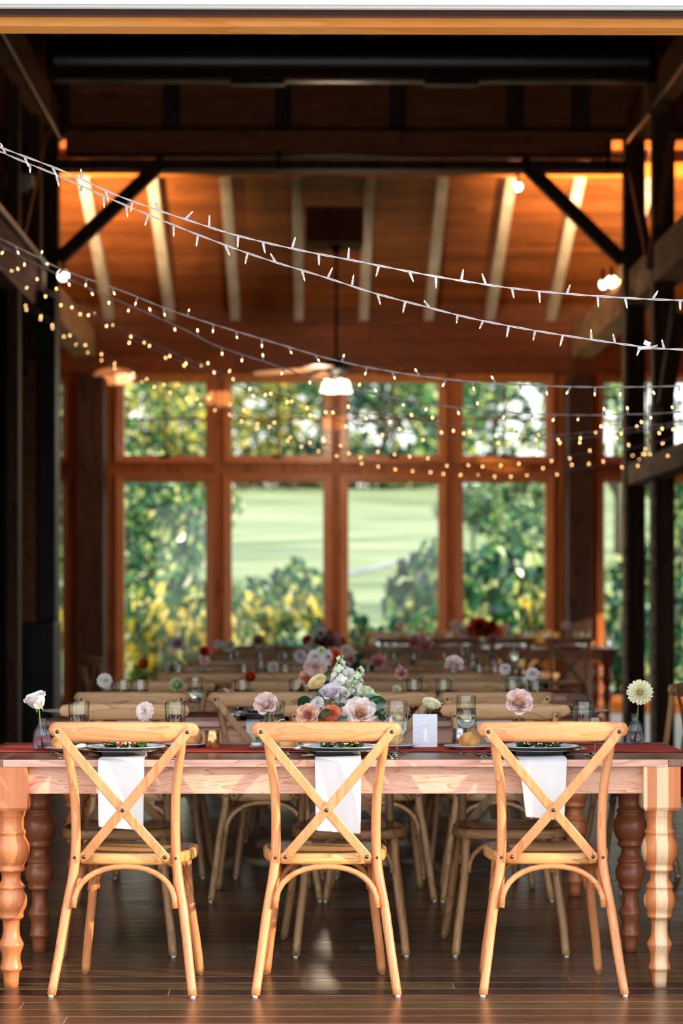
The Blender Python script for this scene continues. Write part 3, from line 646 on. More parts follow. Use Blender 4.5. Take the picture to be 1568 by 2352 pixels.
# ================================================================== CHAIRS
def lerp(tab, z):
    for (a, va), (b, vb) in zip(tab, tab[1:]):
        if z <= b: t = (z-a)/(b-a); t = t*t*(3-2*t) if False else t; return va+(vb-va)*t
    return tab[-1][1]
def smooth_path(pts, n=6):
    """Catmull-Rom through the points"""
    P = [Vector(p) for p in pts]; P = [P[0]*2-P[1]]+P+[P[-1]*2-P[-2]]; out = []
    for i in range(1, len(P)-2):
        for k in range(n):
            t = k/n; a, b, c, d = P[i-1], P[i], P[i+1], P[i+2]
            out.append(.5*((2*b)+(c-a)*t+(2*a-5*b+4*c-d)*t*t+(3*b-a-3*c+d)*t**3))
    out.append(P[-2]); return out
def make_chair(kind, label):
    wz, wx = (M['honey'], M['honey_x']) if kind == 'honey' else (M['oak'], M['brownish_x'])
    t = thing('dining_chair', label, 'chair')
    # bent rear legs that carry on up as the back posts
    for s in (-1, 1):
        p = smooth_path([(s*.232, -.262, .006), (s*.214, -.228, .13), (s*.195, -.200, .27), (s*.170, -.178, .42), (s*.165, -.178, .55), (s*.170, -.195, .68), (s*.187, -.215, .80), (s*.195, -.222, .868)], 5)
        rad = [.0148+.0012*sin(pi*min(1, i/len(p)*1.2)) for i in range(len(p))]
        lg = MB().tube(p, rad, 12).build('leg', wz, t)
        MB().lathe([(0, -.006), (.009, -.006), (.009, .002), (0, .002)], 10).build('foot_glide', M['white'], lg, loc=(s*.233, -.263, .006))
        MB().lathe([(0, 0), (.005, 0), (.0045, .003), (0, .0035)], 8).build('bolt', M['bolt'], lg, loc=(s*.168, -.178-.0155, .448), rot=(R(90), 0, 0))
        MB().lathe([(0, 0), (.0055, 0), (.005, .003), (0, .0035)], 8).build('bolt', M['bolt'], lg, loc=(s*.194, -.2225+.014, .852), rot=(R(-90), 0, 0))
    for s in (-1, 1):
        p = smooth_path([(s*.200, .225, .006), (s*.188, .205, .12), (s*.168, .178, .28), (s*.160, .165, .43)], 5)
        lg = MB().tube(p, .0155, 12).build('leg', wz, t)
        MB().lathe([(0, -.006), (.009, -.006), (.009, .002), (0, .002)], 10).build('foot_glide', M['white'], lg, loc=(s*.201, .226, .006))
    # curved top rail
    rings = []; nx = 40
    for i in range(nx+1):
        u = -1+2*i/nx; u = sin(u*pi/2)*.35+u*.65; x = .249*u; yc = -.262+.042*u*u
        a = abs(u); q0 = min(1, max(0, (a-.62)/.3)); q0 = q0*q0*(3-2*q0)
        top = .900-.004*u*u; bot = .834+.014*q0
        e = sqrt(max(.004, 1-((a-.90)/.1)**2)) if a > .90 else 1
        hh = (top-bot)/2*e; zc = (top+bot)/2+.0; th = .0125*max(.25, e)
        rings.append([Vector((x, yc+th*(abs(cos(q))**.7*(1 if cos(q) > 0 else -1)), zc+hh*(abs(sin(q))**.75*(1 if sin(q) > 0 else -1)))) for q in [2*pi*j/16 for j in range(16)]])
    MB().loft(rings).build('top_rail', wx, t)
    # crossed flat slats, bolted on the outside
    for s, dy in ((-1, 0), (1, -.008)):
        pts = smooth_path([(s*.214, -.250+dy*.3, .866), (s*.15, -.254+dy, .787), (s*.02, -.238+dy, .632), (-s*.07, -.222+dy, .527), (-s*.134, -.204+dy*.3, .452)], 6)
        rings = []; k = len(pts)
        for i, p in enumerate(pts):
            d = (pts[min(i+1, k-1)]-pts[max(i-1, 0)]).normalized(); wv = Vector((0, 1, 0)).cross(d).normalized()
            rings.append([p+wv*a*.0155+Vector((0, b*.0038, 0)) for a, b in ((-1, -.4), (-.8, -1), (.8, -1), (1, -.4), (1, 1), (-1, 1))])
        for end, sg in ((0, -1), (-1, 1)):   # rounded tips
            p = pts[end]; d = (pts[end]-pts[1 if end == 0 else -2]).normalized(); wv = Vector((0, 1, 0)).cross(-d if end == 0 else d).normalized()
            ex = []
            for q in (40, 68, 85):
                c_, s_ = cos(R(q)), sin(R(q)); pp = p+d*.0155*s_
                ex.append([pp+wv*a*.0155*c_+Vector((0, b*.0038, 0)) for a, b in ((-1, -.4), (-.8, -1), (.8, -1), (1, -.4), (1, 1), (-1, 1))])
            rings = list(reversed(ex))+rings if end == 0 else rings+ex
        sl = MB().loft(rings, smooth=False).build('cross_slat', wz, t)
        for q, yy in (((s*.214, .866), -.2535+dy*.3), ((-s*.134, .452), -.208+dy*.3)):
            MB().lathe([(0, 0), (.0068, 0), (.006, .003), (0, .0038)], 10).build('bolt', M['bolt'], sl, loc=(q[0], yy, q[1]), rot=(R(90), 0, 0))
        if s == 1: MB().lathe([(0, 0), (.0068, 0), (.006, .003), (0, .0038)], 10).build('bolt', M['bolt'], sl, loc=(0, -.2475, .609), rot=(R(90), 0, 0))
    # seat: rounded trapezoid, rear rail straight
    out = []
    for k in range(40):
        a = 2*pi*k/40; cx, sy = cos(a), sin(a)
        ex = .42 if sy < 0 else .62
        x = (abs(cx)**ex)*(1 if cx > 0 else -1); y = (abs(sy)**.62)*(1 if sy > 0 else -1)
        hw = .196+.024*(y*.5+.5)
        if y < 0: hw = .190+.018*(y+1)
        out.append((x*hw, .015+y*.205))
    def rg(sc, z, dx=0): return [Vector((x*sc, .015+(y-.015)*sc, z)) for x, y in out]
    MB().loft([rg(.955, .424), rg(.985, .426), rg(1, .433), rg(1, .452), rg(.985, .459), rg(.955, .461)], cap=True).build('seat_frame', M['seat_e'] if kind == 'honey' else M['brownish_x'], t)
    MB().loft([rg(.93, .458), rg(.93, .4625), rg(.88, .4635), rg(.6, .461), rg(.2, .4595), rg(.02, .459)], cap=True).build('seat', M['seat_d'], t)
    # bent arches under the seat
    def arch(A, B, top, dip=.0, push=(0, 0)):
        A = Vector(A); B = Vector(B); pts = []
        for i in range(17):
            th = pi*i/16; c = -cos(th); h = sin(th)**.85 if 0 < i < 16 else 0
            p = (A+B)/2+(B-A)/2*(abs(c)**.9*(1 if c > 0 else -1)); p.z = A.z+(top-A.z)*h; p.x += push[0]*h; p.y += push[1]*h
            pts.append(p)
        return pts
    MB().tube(arch((-.168, -.214, .285), (.168, -.214, .285), .418, push=(0, .025)), .0098, 10).build('arch_brace', wx, t)
    MB().tube(arch((-.153, .184, .30), (.153, .184, .30), .414, push=(0, -.03)), .0098, 10).build('arch_brace', wx, t)
    for s in (-1, 1): MB().tube(arch((s*.176, -.186, .295), (s*.176, .17, .305), .414, push=(-s*.02, 0)), .0098, 10).build('arch_brace', wx, t)
    return t
NORD = ['first', 'second', 'third', 'fourth', 'fifth', 'sixth', 'seventh', 'eighth', 'ninth', 'tenth', 'eleventh', 'twelfth']
TN = ['front', 'second', 'third', 'fourth', 'fifth', 'sixth']
honey = make_chair('honey', '') ; oak = make_chair('oak', '')
uh = uo = 0
EDGE = [8.04, 10.47, 13.0, 15.6, 18.2]
front = [(280, 'honey-coloured cross-back chair at the front table in front of the pale flower and two tumblers'), (749, 'honey-coloured cross-back chair at the front table, in front of the floral centrepiece'), (1273, 'honey-coloured cross-back chair at the front table beside the cream dahlia')]
for px, lb in front:
    place(honey, uh, (WX(px, 7.9)+{280: .018, 749: -.002, 1273: 0}[px], 7.9+.262, 0), R({280: -4, 749: .6, 1273: -.3}[px]), lb, 'chairs at the near side of the front table'); uh = 1
rows = [(0, 1, [-.717, .125, .72]), (1, 0, [-.78, -.22, .276, .778]), (1, 1, [-.72, -.157, .305, .74]), (2, 0, [-.6, -.14, .33, .79]), (2, 1, [-.62, -.1, .38, .86]),
        (3, 0, [-.58, -.1, .38, .88]), (3, 1, [-.52, 0, .5, .98]), (4, 0, [-.45, .05, .56, 1.05]), (4, 1, [-.4, .1, .6, 1.1])]
for ti, far, xs in rows:
    for k, x in enumerate(xs):
        y = EDGE[ti]+(1.21-.262 if far else -.14+.262)
        lb = 'brown cross-back chair on the %s side of the %s table, %s from the pier' % ('window' if far else 'near', TN[ti], NORD[k])
        place(oak, uo, (x, y, 0), (pi if far else 0)+R(random.uniform(-2.5, 2.5)), lb, 'chairs at the dining tables behind the front row'); uo = 1
for k, px in enumerate((920, 1045, 1172, 1309)):
    place(oak, 1, (WX(px, 23.2), 23.42, 0), R(random.uniform(-2, 2)), 'dark looking cross-back chair at the table by the windows, %s from the centrepieces' % NORD[k], 'chairs at the dining tables behind the front row')
    place(oak, 1, (WX(px, 23.2)-.05, 25.95, 0), pi, 'cross-back chair on the window side of the table by the windows, %s from the centrepieces' % NORD[k], 'chairs at the dining tables behind the front row')
place(oak, 1, (WX(1528, 11.6)-.14, 11.55, 0), R(66), 'cross-back chair turned sideways at the table end, behind the cream dahlia vase', 'chairs at the dining tables behind the front row')
place(oak, 1, (WX(1585, 11.0)-.1, 10.75, 0), R(78), 'cross-back chair cut off by the frame edge beside the sideways one', 'chairs at the dining tables behind the front row')
place(oak, 1, (WX(250, 16.4)+.1, 16.4, 0), R(-68), 'cross-back chair turned sideways in front of the dark pilaster', 'chairs at the dining tables behind the front row')
# ================================================================== TABLES
LP = [(8, .050), (30, .0505), (45, .0475), (60, .046), (72, .043), (140, .0425), (150, .047), (160, .050), (172, .0485), (182, .046), (200, .050), (235, .059), (270, .062), (305, .0605), (345, .053), (372, .0435), (385, .045), (400, .0475), (412, .043), (420, .034), (445, .031), (470, .033), (492, .041), (510, .0475), (524, .043), (535, .043), (565, .051), (600, .054), (635, .051), (668, .042), (685, .041), (700, .0425), (712, .037), (722, .029), (780, .027), (825, .030), (850, .036), (875, .0427), (900, .0385), (940, .031), (985, .031), (1015, .036), (1032, .037), (1045, .031), (1056, .0275), (1150, .024)]
def leg_mesh():
    mb = MB(); prof = [(r, max(.0, (1150-v)*.000527)) for v, r in LP]
    P2 = []
    for (r0, z0), (r1, z1) in zip(prof, prof[1:]):
        for k in range(2): t = k/2; P2.append((r0+(r1-r0)*t, z0+(z1-z0)*t))
    P2.append(prof[-1]); P2.append((0, 0))
    mb.lathe(P2, 32)
    # square block; chamfered lower edge
    for z0, z1, h0, h1 in ((.596, .606, .056, .0615), (.606, .742, .0615, .0615)):
        vs = [(sx*h, sy*h, z) for z, h in ((z0, h0), (z1, h1)) for sx, sy in ((-1, -1), (1, -1), (1, 1), (-1, 1))]
        mb.add(vs, [(3, 2, 1, 0), (4, 5, 6, 7), (0, 1, 5, 4), (1, 2, 6, 5), (2, 3, 7, 6), (3, 0, 4, 7)])
    return mb
LM = {k: leg_mesh().mesh('turned_leg', M[k]) for k in ('leg_striped', 'leg_plain', 'leg_shaded')}
def make_table(label, lm):
    t = thing('dining_table', label, 'table', (0, 0, 0), 0, 'long farmhouse tables')
    MB().box(-1.105, 1.105, -.46, .46, .742, .767).build('tabletop', M['top'], t, bev=.002)
    for s in (-1, 1): MB().box(s*1.163-.057, s*1.163+.057, -.46, .46, .742, .767).build('breadboard_end', M['top_e'], t, bev=.002)
    for s in (-1, 1): MB().box(-1.105, 1.105, s*.461-.001, s*.461+.001, .743, .766).build('tabletop_edge', M['topedge'], t)
    for s in (-1, 1): MB().box(-1.04, 1.04, s*.405-.011, s*.405+.011, .649, .742).build('apron', M['pine'], t, bev=.002)
    for s in (-1, 1): MB().box(s*1.085-.011, s*1.085+.011, -.36, .36, .649, .742).build('end_apron', M['pine'], t)
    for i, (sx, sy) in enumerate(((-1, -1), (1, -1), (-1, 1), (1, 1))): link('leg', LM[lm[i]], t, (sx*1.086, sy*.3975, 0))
    return t
M['top_e'] = planks('table_end_wood', [srgb(128,86,68), srgb(140,96,78)], 'y', .115, 2.6, .3, gapw=.001, bump=.05)
T = []
TL = ['front farmhouse table with turned legs, carrying the sign with the number 1', 'second farmhouse table from the front, behind the front one', 'third farmhouse table from the front with the orange poppy vase', 'fourth farmhouse table from the front', 'fifth and farthest table of the centre row', 'dark farmhouse table near the far windows, beyond the others']
tx = [.073, .05, .25, .30, .35, (WX(855, 24.4)+WX(1435, 24.4))/2]
for i in range(6):
    lm = ('leg_plain', 'leg_striped', 'leg_shaded', 'leg_shaded') if i == 0 else (('leg_shaded',)*4 if i != 1 else ('leg_plain',)*4)
    t = make_table(TL[i], lm); t.location = (tx[i], (EDGE+[24.25])[i]+.46, 0)
    if i == 0: t.rotation_euler.z = -R(.3)
    T.append(t)
# rust runners, draped over the table ends
for i in range(5):
    mb = MB(); n = 60; m_ = 8; y0 = (EDGE)[i]; w0, w1 = .34, .76
    def rp_(u, v):
        x = -1.34+2.68*u; z = .7675; a = abs(x); 
        if a > 1.225: d = a-1.225; z -= d*1.6+.0; x = (1.225+.012+d*.12)*(1 if x > 0 else -1)
        wv = .004*sin(x*9+v*3)+.003*sin(x*23)
        return Vector((x+tx[i], y0+w0+(w1-w0)*v+wv+.008*sin(x*5+i), z+.0012+.0016*abs(sin(x*14+v*5))))
    for j in range(m_+1):
        for k in range(n+1): mb.v.append(rp_(k/n, j/m_))
    for j in range(m_):
        for k in range(n): q = j*(n+1)+k; mb.f.append((q, q+1, q+n+2, q+n+1)); mb.m.append(0); mb.sm.append(True)
    o = mb.build('table_runner', M['runner']); so = o.modifiers.new('thick', 'SOLIDIFY'); so.thickness = .0012; so.offset = 1
    tag(o, 'rust red linen runner laid along the %s table' % TN[i], 'table runner', 'table runners')
# ================================================================== TABLEWARE
TZ = .767; RZ = .7705
def mk(name, cat, grp): return thing(name, '', cat, (0, 0, 0), 0, grp)
def cyl_glass(name, prof_out, prof_in, wtop, grp, cat='glass', mat='glass', n=28, rib=0, ribn=24):
    t = mk(name, cat, grp)
    MB().lathe(prof_out+prof_in, n, rib=rib, ribn=ribn).build('glass_body', M[mat], t)
    return t
# tumbler with water
tumbler = mk('water_tumbler', 'glass', 'water tumblers')
MB().lathe([(0, 0), (.032, 0), (.035, .004), (.0362, .075), (.0385, .156), (.0380, .158), (.0370, .156), (.0350, .075), (.033, .016), (0, .014)], 28).build('glass_body', M['glass'], tumbler)
MB().lathe([(0, .0155), (.0320, .0170), (.0340, .075), (.0354, .112), (0, .112)], 24).build('water', M['water'], tumbler)
# goblet
goblet = mk('water_goblet', 'glass', 'stemmed water goblets')
MB().lathe([(0, 0), (.036, 0), (.0365, .002), (.02, .006), (.007, .012), (.0055, .022), (.009, .030), (.0055, .037), (.008, .045), (.021, .057), (.032, .075), (.036, .10), (.0355, .14), (.0345, .172), (.0338, .1735), (.0335, .172), (.0345, .14), (.035, .10), (.031, .077), (.02, .0605), (0, .056)], 32).build('glass_body', M['glass'], goblet)
MB().lathe([(0, .0575), (.0195, .0615), (.0300, .078), (.0338, .10), (.0338, .128), (0, .128)], 24).build('water', M['water'], goblet)
# ribbed bud vase
def ribvase(mat, grp):
    t = mk('bud_vase', 'vase', grp)
    MB().lathe([(0, 0), (.030, 0), (.032, .003), (.032, .05), (.031, .062), (.024, .078), (.015, .088), (.0135, .094), (.0135, .106), (.0165, .109), (.0165, .111), (.0125, .1095), (.0115, .094), (.021, .077), (.0285, .062), (.0293, .05), (.0293, .005), (0, .005)], 120, rib=.035, ribn=24).build('glass_body', M[mat], t)
    MB().lathe([(0, .0055), (.0285, .0055), (.0285, .048), (0, .048)], 24).build('water', M['water'], t)
    return t
vase = ribvase('ribglass', 'bud vases'); lilac_vase = ribvase('lilac', 'bud vases')
# square votive glass and small round jar vase
cube = mk('square_votive', 'candle holder', 'votive holders')
def sq(h, z, r=.0): return [Vector((sx*h, sy*h, z)) for sx, sy in ((-1, -1), (1, -1), (1, 1), (-1, 1))]
MB().loft([sq(.020, 0), sq(.026, .001), sq(.028, .004), sq(.028, .052), sq(.0275, .053), sq(.024, .052), sq(.024, .012), sq(.002, .011)], smooth=False, cap=True).build('glass_body', M['glass'], cube)
MB().lathe([(0, .0125), (.0185, .0125), (.0185, .024), (.002, .0235), (0, .0235)], 20).build('tealight', M['white'], cube)
def votive(mat, grp):
    t = mk('mercury_votive', 'candle holder', grp)
    MB().lathe([(0, 0), (.024, 0), (.026, .003), (.0265, .062), (.0258, .0625), (.0245, .061), (.0242, .006), (0, .005)], 28).build('cup', M[mat], t)
    MB().lathe([(0, .0065), (.019, .0065), (.019, .024), (0, .0235)], 16).build('tealight', M['white'], t); return t
vamber = votive('brass', 'votive holders'); vsilver = votive('mercury', 'votive holders')
# plates
charger = mk('charger_plate', 'plate', 'silver charger plates')
MB().lathe([(0, .0), (.10, 0), (.112, .004), (.135, .012), (.160, .017), (.165, .0175), (.166, .0195), (.159, .0195), (.134, .0145), (.110, .0065), (.10, .004), (0, .004)], 56).build('plate_body', M['mirror'], charger)
plate = mk('dinner_plate', 'plate', 'white dinner plates')
MB().lathe([(0, 0), (.080, 0), (.083, .003), (.098, .012), (.128, .021), (.136, .022), (.1365, .0245), (.128, .0245), (.098, .0165), (.085, .0075), (.08, .006), (0, .006)], 56).build('plate_body', M['china'], plate)
sideplate = mk('side_plate', 'plate', 'bread plates')
MB().lathe([(0, 0), (.045, 0), (.055, .003), (.078, .012), (.084, .013), (.0845, .015), (.077, .0148), (.054, .0065), (.045, .004), (0, .004)], 44).build('plate_body', M['china'], sideplate)
roll = mk('bread_roll', 'bread', 'bread rolls')
MB().ball((0, 0, .021), .034, 20, 12, (1, .95, .72), jit=.02).build('crust', M['bread'], roll)
sd = MB()
for k in range(70):
    a = random.uniform(0, 6.28); e = random.uniform(0, .9); sd.ball((.034*sin(e)*cos(a), .0323*sin(e)*sin(a), .0212+.0246*cos(e)), .0013, 5, 3, (1.5, 1, .6))
o = sd.build('sesame_seeds', M['sesame'], roll); o['kind'] = 'stuff'
# salad: leaves, beet pieces, feta
def make_salad():
    s = mk('salad', 'food', 'salads on the plates'); lf = MB(); lf.tint = []
    for k in range(60):
        a = random.uniform(0, 6.28); r = .072*sqrt(random.random()); x, y = r*cos(a), r*sin(a); z = .008+.024*(1-(r/.075)**2)*random.random()
        az = random.uniform(0, 6.28); n0 = len(lf.f)
        o0 = len(lf.v); lf.petal(az, random.uniform(.9, 1.7), random.uniform(.022, .04), random.uniform(.008, .014), .3, random.uniform(-.6, .8), 0, 0, 3, 2, wave=.06)
        for q in range(o0, len(lf.v)): v = lf.v[q]; lf.v[q] = (v[0]+x, v[1]+y, max(.004, v[2]+z))
        lf.tint += [random.random()]*(len(lf.f)-n0)
    o = lf.build('salad_leaves', M['salad'], s); o['kind'] = 'stuff'
    bt = MB(); ft = MB(); nt_ = MB()
    for k in range(16):
        a = random.uniform(0, 6.28); r = .066*sqrt(random.random())
        bt.ball((r*cos(a), r*sin(a), .022+.014*random.random()), random.uniform(.004, .007), 6, 4, (1.3, 1, .7), jit=.2)
    for k in range(26):
        a = random.uniform(0, 6.28); r = .068*sqrt(random.random())
        ft.ball((r*cos(a), r*sin(a), .026+.014*random.random()), random.uniform(.0025, .005), 5, 4, (1.1, 1, .8), jit=.2)
        a = random.uniform(0, 6.28); nt_.ball((r*cos(a), r*sin(a), .024+.012*random.random()), random.uniform(.003, .005), 5, 4, (1.4, 1, .7), jit=.2)
    for n_, b_, m_ in (('beetroot_pieces', bt, plain('beetroot', srgb(120, 16, 40), .35)), ('feta_crumbs', ft, M['butter']), ('roasted_squash', nt_, plain('squash', srgb(214, 140, 50), .5))):
        o = b_.build(n_, m_, s); o['kind'] = 'stuff'
    return s
salad = make_salad()
# cutlery lying flat, tip towards +Y
def profile_strip(mb, pts):   # (y, halfwidth, z, thickness)
    mb.loft([[Vector((-w, y, z)), Vector((w, y, z)), Vector((w*.8, y, z+t)), Vector((-w*.8, y, z+t))] for y, w, z, t in pts], smooth=True)
fork = mk('fork', 'cutlery', 'forks'); b = MB()
profile_strip(b, [(-.1, .006, .0, .002), (-.09, .0095, .001, .0025), (-.05, .006, .006, .003), (.0, .0032, .009, .003), (.035, .0035, .006, .003), (.045, .010, .004, .0022), (.058, .012, .003, .002)])
b.build('handle', M['silver'], fork); b = MB()
for k in range(4): x = -.0098+.00655*k; b.tube([(x*.95, .055, .004), (x, .075, .003), (x*1.02, .095, .0075), (x*1.02, .103, .0105)], [.0017, .0016, .0012, .0006], 6)
b.build('tines', M['silver'], fork)
spoon = mk('teaspoon', 'cutlery', 'spoons'); b = MB()
profile_strip(b, [(-.09, .005, .0, .002), (-.08, .008, .001, .0025), (-.04, .005, .006, .003), (.01, .003, .007, .003), (.035, .004, .004, .003)]); b.build('handle', M['silver'], spoon)
MB().ball((0, .057, .007), .016, 14, 8, (1, 1.5, .38)).build('bowl', M['silver'], spoon)
knife = mk('knife', 'cutlery', 'knives'); b = MB(); profile_strip(b, [(-.11, .006, 0, .004), (-.1, .0085, 0, .005), (-.02, .0065, 0, .005), (-.005, .005, .001, .003)]); b.build('handle', M['silver'], knife)
b = MB(); profile_strip(b, [(-.005, .006, .001, .002), (.06, .0095, .001, .0014), (.1, .008, .001, .001), (.118, .002, .001, .001)]); b.build('blade', M['silver'], knife)
# napkin hanging from under the charger over the table edge
def make_napkin(i, w0, w1, drop, skew=0):
    nx_, ns = 14, 26; mb = MB()
    def P(u, s):
        x = (u-.5)
        if s < .25: q = s/.25; y = -.004+.17*(1-q); z = .0015; ww = w0
        else: q = (s-.25)/.75; y = -.008-.004*sin(q*3); z = -.001-drop*q; ww = w0+(w1-w0)*q
        fold = .006*sin(u*pi*3+.6*i)*(.25+q if s >= .25 else .1)+(.007 if .47 < u < .53 and s >= .25 else 0)
        return Vector((x*ww+skew*q*(s >= .25), y-abs(fold)*(1 if s >= .25 else 0), z+(.004*u if s < .25 else 0)-(.012*u*q if s >= .25 else 0)))
    for j in range(ns+1):
        for k in range(nx_+1): mb.v.append(P(k/nx_, j/ns))
    for j in range(ns):
        for k in range(nx_): q = j*(nx_+1)+k; mb.f.append((q, q+1, q+nx_+2, q+nx_+1)); mb.m.append(0); mb.sm.append(True)
    o = mb.build('napkin', M['napkin']); m_ = o.modifiers.new('thick', 'SOLIDIFY'); m_.thickness = .003; m_.offset = 0
    s_ = o.modifiers.new('sub', 'SUBSURF'); s_.levels = 1; s_.render_levels = 1
    return o
used = {}
def put(p, loc, label, rz=0, sc=None, grp=None):
    o = place(p, used.get(p.name, 0), loc, rz, label, grp, sc); used[p.name] = 1; return o
# ================================================================== FLOWERS
PM = {}
def pm(key, a, b=None, t=.2):
    if key not in PM: PM[key] = petalmat('petal_'+key, a, b, t)
    return PM[key]
WHITE = pm('white', srgb(250,246,242), srgb(242,234,232)); BLUSH = pm('blush', srgb(250,226,218), srgb(246,216,210)); PEACH = pm('peach', srgb(252,216,194), srgb(250,206,184))
PINK = pm('pink', srgb(242,182,178), srgb(236,166,164)); CREAM = pm('cream', srgb(252,250,224), srgb(248,244,210)); LEMON = pm('lemon', srgb(250,248,196), srgb(246,242,180))
YEL = pm('butter_yellow', srgb(250,236,190), srgb(246,226,172)); ORANGE = pm('orange', srgb(238,120,60), srgb(226,98,46)); RED = pm('coral_red', srgb(206,80,56), srgb(190,60,46))
CORAL = pm('coral', srgb(244,164,132), srgb(230,128,96)); LILAC = pm('lilac', srgb(242,232,238), srgb(234,220,232)); MAUVE = pm('dusty_pink', srgb(234,188,184), srgb(222,168,168)); BURG = pm('burgundy', srgb(110,20,26), srgb(84,14,20))
GREENISH = pm('green_white', srgb(226,236,206), srgb(206,222,180)); PALEP = pm('pale_pink', srgb(253,240,236), srgb(252,234,226))
def rose_mesh(seed, openness=1.0, nlay=8):
    random.seed(seed); mb = MB(); n = 3
    for l in range(nlay):
        t = l/(nlay-1); cnt = 3+int(t*3)
        for k in range(cnt):
            az = 2*pi*k/cnt+l*1.1+random.uniform(-.15, .15)
            mb.petal(az, (.02+.50*t)*openness, .030+.012*t, .0085+.0175*t, .95-.35*t, (.05+.15*t+.75*t**3)*openness, .0015+.009*t, -.005*t, 7, 6, wave=.02*t, mat=0 if t < .45 else 1)
    for k in range(5): mb.petal(2*pi*k/5, 2.0, .018, .004, .2, .5, .004, 0, 3, 2, mat=2, pointed=.8)
    mb.ball((0, 0, -.001), .007, 8, 6, mat=2)
    return mb
def dahlia_mesh(seed, layers=7, L=.034, Wd=.0075, ball=False, pointed=.6):
    random.seed(seed); mb = MB()
    for l in range(layers):
        t = l/(layers-1); cnt = int(8+13*t); LL = L*(.42+.58*t)*(1 if not ball else .6)
        for k in range(cnt):
            az = 2*pi*(k+.5*(l % 2))/cnt+random.uniform(-.08, .08)
            mb.petal(az, .15+1.42*t+(.7*t if ball else 0), LL, Wd*(.6+.4*t), .75, -.25 if not ball else .1, .002+(.006*t if ball else .003*t), (.004 if not ball else .012*(1-t))-.002*t, 4, 3, mat=0 if t < .35 else 1, pointed=pointed)
    mb.ball((0, 0, .003), .006, 8, 6, mat=0); mb.ball((0, 0, -.004), .006, 8, 6, mat=2)
    return mb
def ranunc_mesh(seed):
    random.seed(seed); mb = MB()
    for l in range(7):
        t = l/6; cnt = 6+l
        for k in range(cnt): mb.petal(2*pi*k/cnt+l*.4, .1+1.0*t, .018+.014*t, .007+.008*t, .8, -.9+.5*t, .001+.010*t, -.004*t, 5, 3, mat=0 if t < .5 else 1)
    mb.ball((0, 0, -.003), .006, 8, 6, mat=2); return mb
def carn_mesh(seed):
    random.seed(seed); mb = MB()
    for l in range(6):
        t = l/5
        for k in range(7+l): mb.petal(2*pi*k/(7+l)+l*.5, .1+1.25*t, .028+.008*t, .010, .1, .4, .002, 0, 5, 4, wave=.10, mat=0 if l % 2 else 1)
    mb.ball((0, 0, -.003), .007, 8, 6, mat=2); return mb
HEADS = {}
def head(kind, c_in, c_out):
    key = (kind, c_in.name, c_out.name)
    if key not in HEADS:
        f = {'rose': lambda: rose_mesh(11), 'openrose': lambda: rose_mesh(12, 1.5, 9), 'bud': lambda: rose_mesh(13, .6, 6), 'dahlia': lambda: dahlia_mesh(14, 9, .034, .0105, pointed=.45), 'daisy': lambda: dahlia_mesh(19, 5, .034, .0065),
             'ball': lambda: dahlia_mesh(15, 9, .030, .0052, True), 'ranunculus': lambda: ranunc_mesh(16), 'carnation': lambda: carn_mesh(17)}[kind]
        HEADS[key] = f().mesh(kind+'_head', [c_in, c_out, M['stem']])
    return HEADS[key]
def flower(kind, ci, co, base, tip, label, size=1.0, face=(0, -1, .6), name=None, grp=None, sepal=True, cat='flower'):
    base = Vector(base); tip = Vector(tip); nm = {'rose': 'rose', 'openrose': 'rose', 'bud': 'rose', 'dahlia': 'dahlia', 'daisy': 'daisy', 'ball': 'ball_dahlia', 'ranunculus': 'ranunculus', 'carnation': 'carnation'}[kind]
    t = thing(name or nm, label, cat, base, 0, grp); d = tip-base
    q = Vector(face).normalized(); mid = d*.6+Vector((0, 0, .012)); 
    MB().tube(smooth_path([(0, 0, 0), d*.5+Vector((d.x*-.1, 0, 0)), d-q*.004*size], 4), .0021, 6).build('stem', M['stem'], t)
    link('flower_head', head(kind, ci, co), t, d, q.to_track_quat('Z', 'Y').to_euler(), size)
    return t
random.seed(21)
def P(px, Y, z=TZ): return (WX(px, Y), Y, z)
# ---------------- front table
def snap(base, tip, cols, label, n=16, s0=.35):
    base = Vector(base); tip = Vector(tip); d = tip-base; t = thing('snapdragon', label, 'flower', base, 0, None)
    MB().tube(smooth_path([(0, 0, 0), d*.5+Vector((.006, 0, 0)), d], 5), [.0025]*10+[.0012], 6).build('stem', M['stem'], t)
    fl = MB()
    for k in range(n):
        u = s0+(1-s0)*k/(n-1); p = d*u; sz = .030*(1-(k/n))**.7+.006; az = k*2.4
        mt = 0 if k < n*.6 else 1
        o0 = len(fl.v)
        for q in range(4): fl.petal(q*1.57, .7, sz, sz*.45, .4, .5, .001, 0, 4, 3, wave=.08, mat=mt)
        m4 = Vector((cos(az), sin(az), .6)).normalized().to_track_quat('Z', 'Y').to_matrix(); off_ = Vector((cos(az), sin(az), 0))*sz*.45
        for q in range(o0, len(fl.v)): fl.v[q] = tuple(m4 @ Vector(fl.v[q])+p+off_)
    fl.build('florets', cols, t); return t
def sprig(base, tip, leaves, mat, label, name='leaf_sprig'):
    base = Vector(base); tip = Vector(tip); t = thing(name, label, 'leaves', base)
    MB().tube([(0, 0, 0), (tip-base)*.5, tip-base], .0015, 6).build('stem', M['stem'], t)
    for (pos, dr, ln, wd_) in leaves:
        lf = MB(); lf.tint = []
        ln *= 1.3; wd_ *= 1.35; lf.petal(0, .5, ln, wd_, .25, .5, .0, 0, 8, 4, pointed=.75); lf.tint = [.5+.3*random.random()]*len(lf.f)
        q = Vector(dr).normalized().to_track_quat('Z', 'Y').to_euler()
        lf.build('leaf', mat, t, loc=Vector(pos)-base, rot=q)
    return t
YP = [8.245]*3
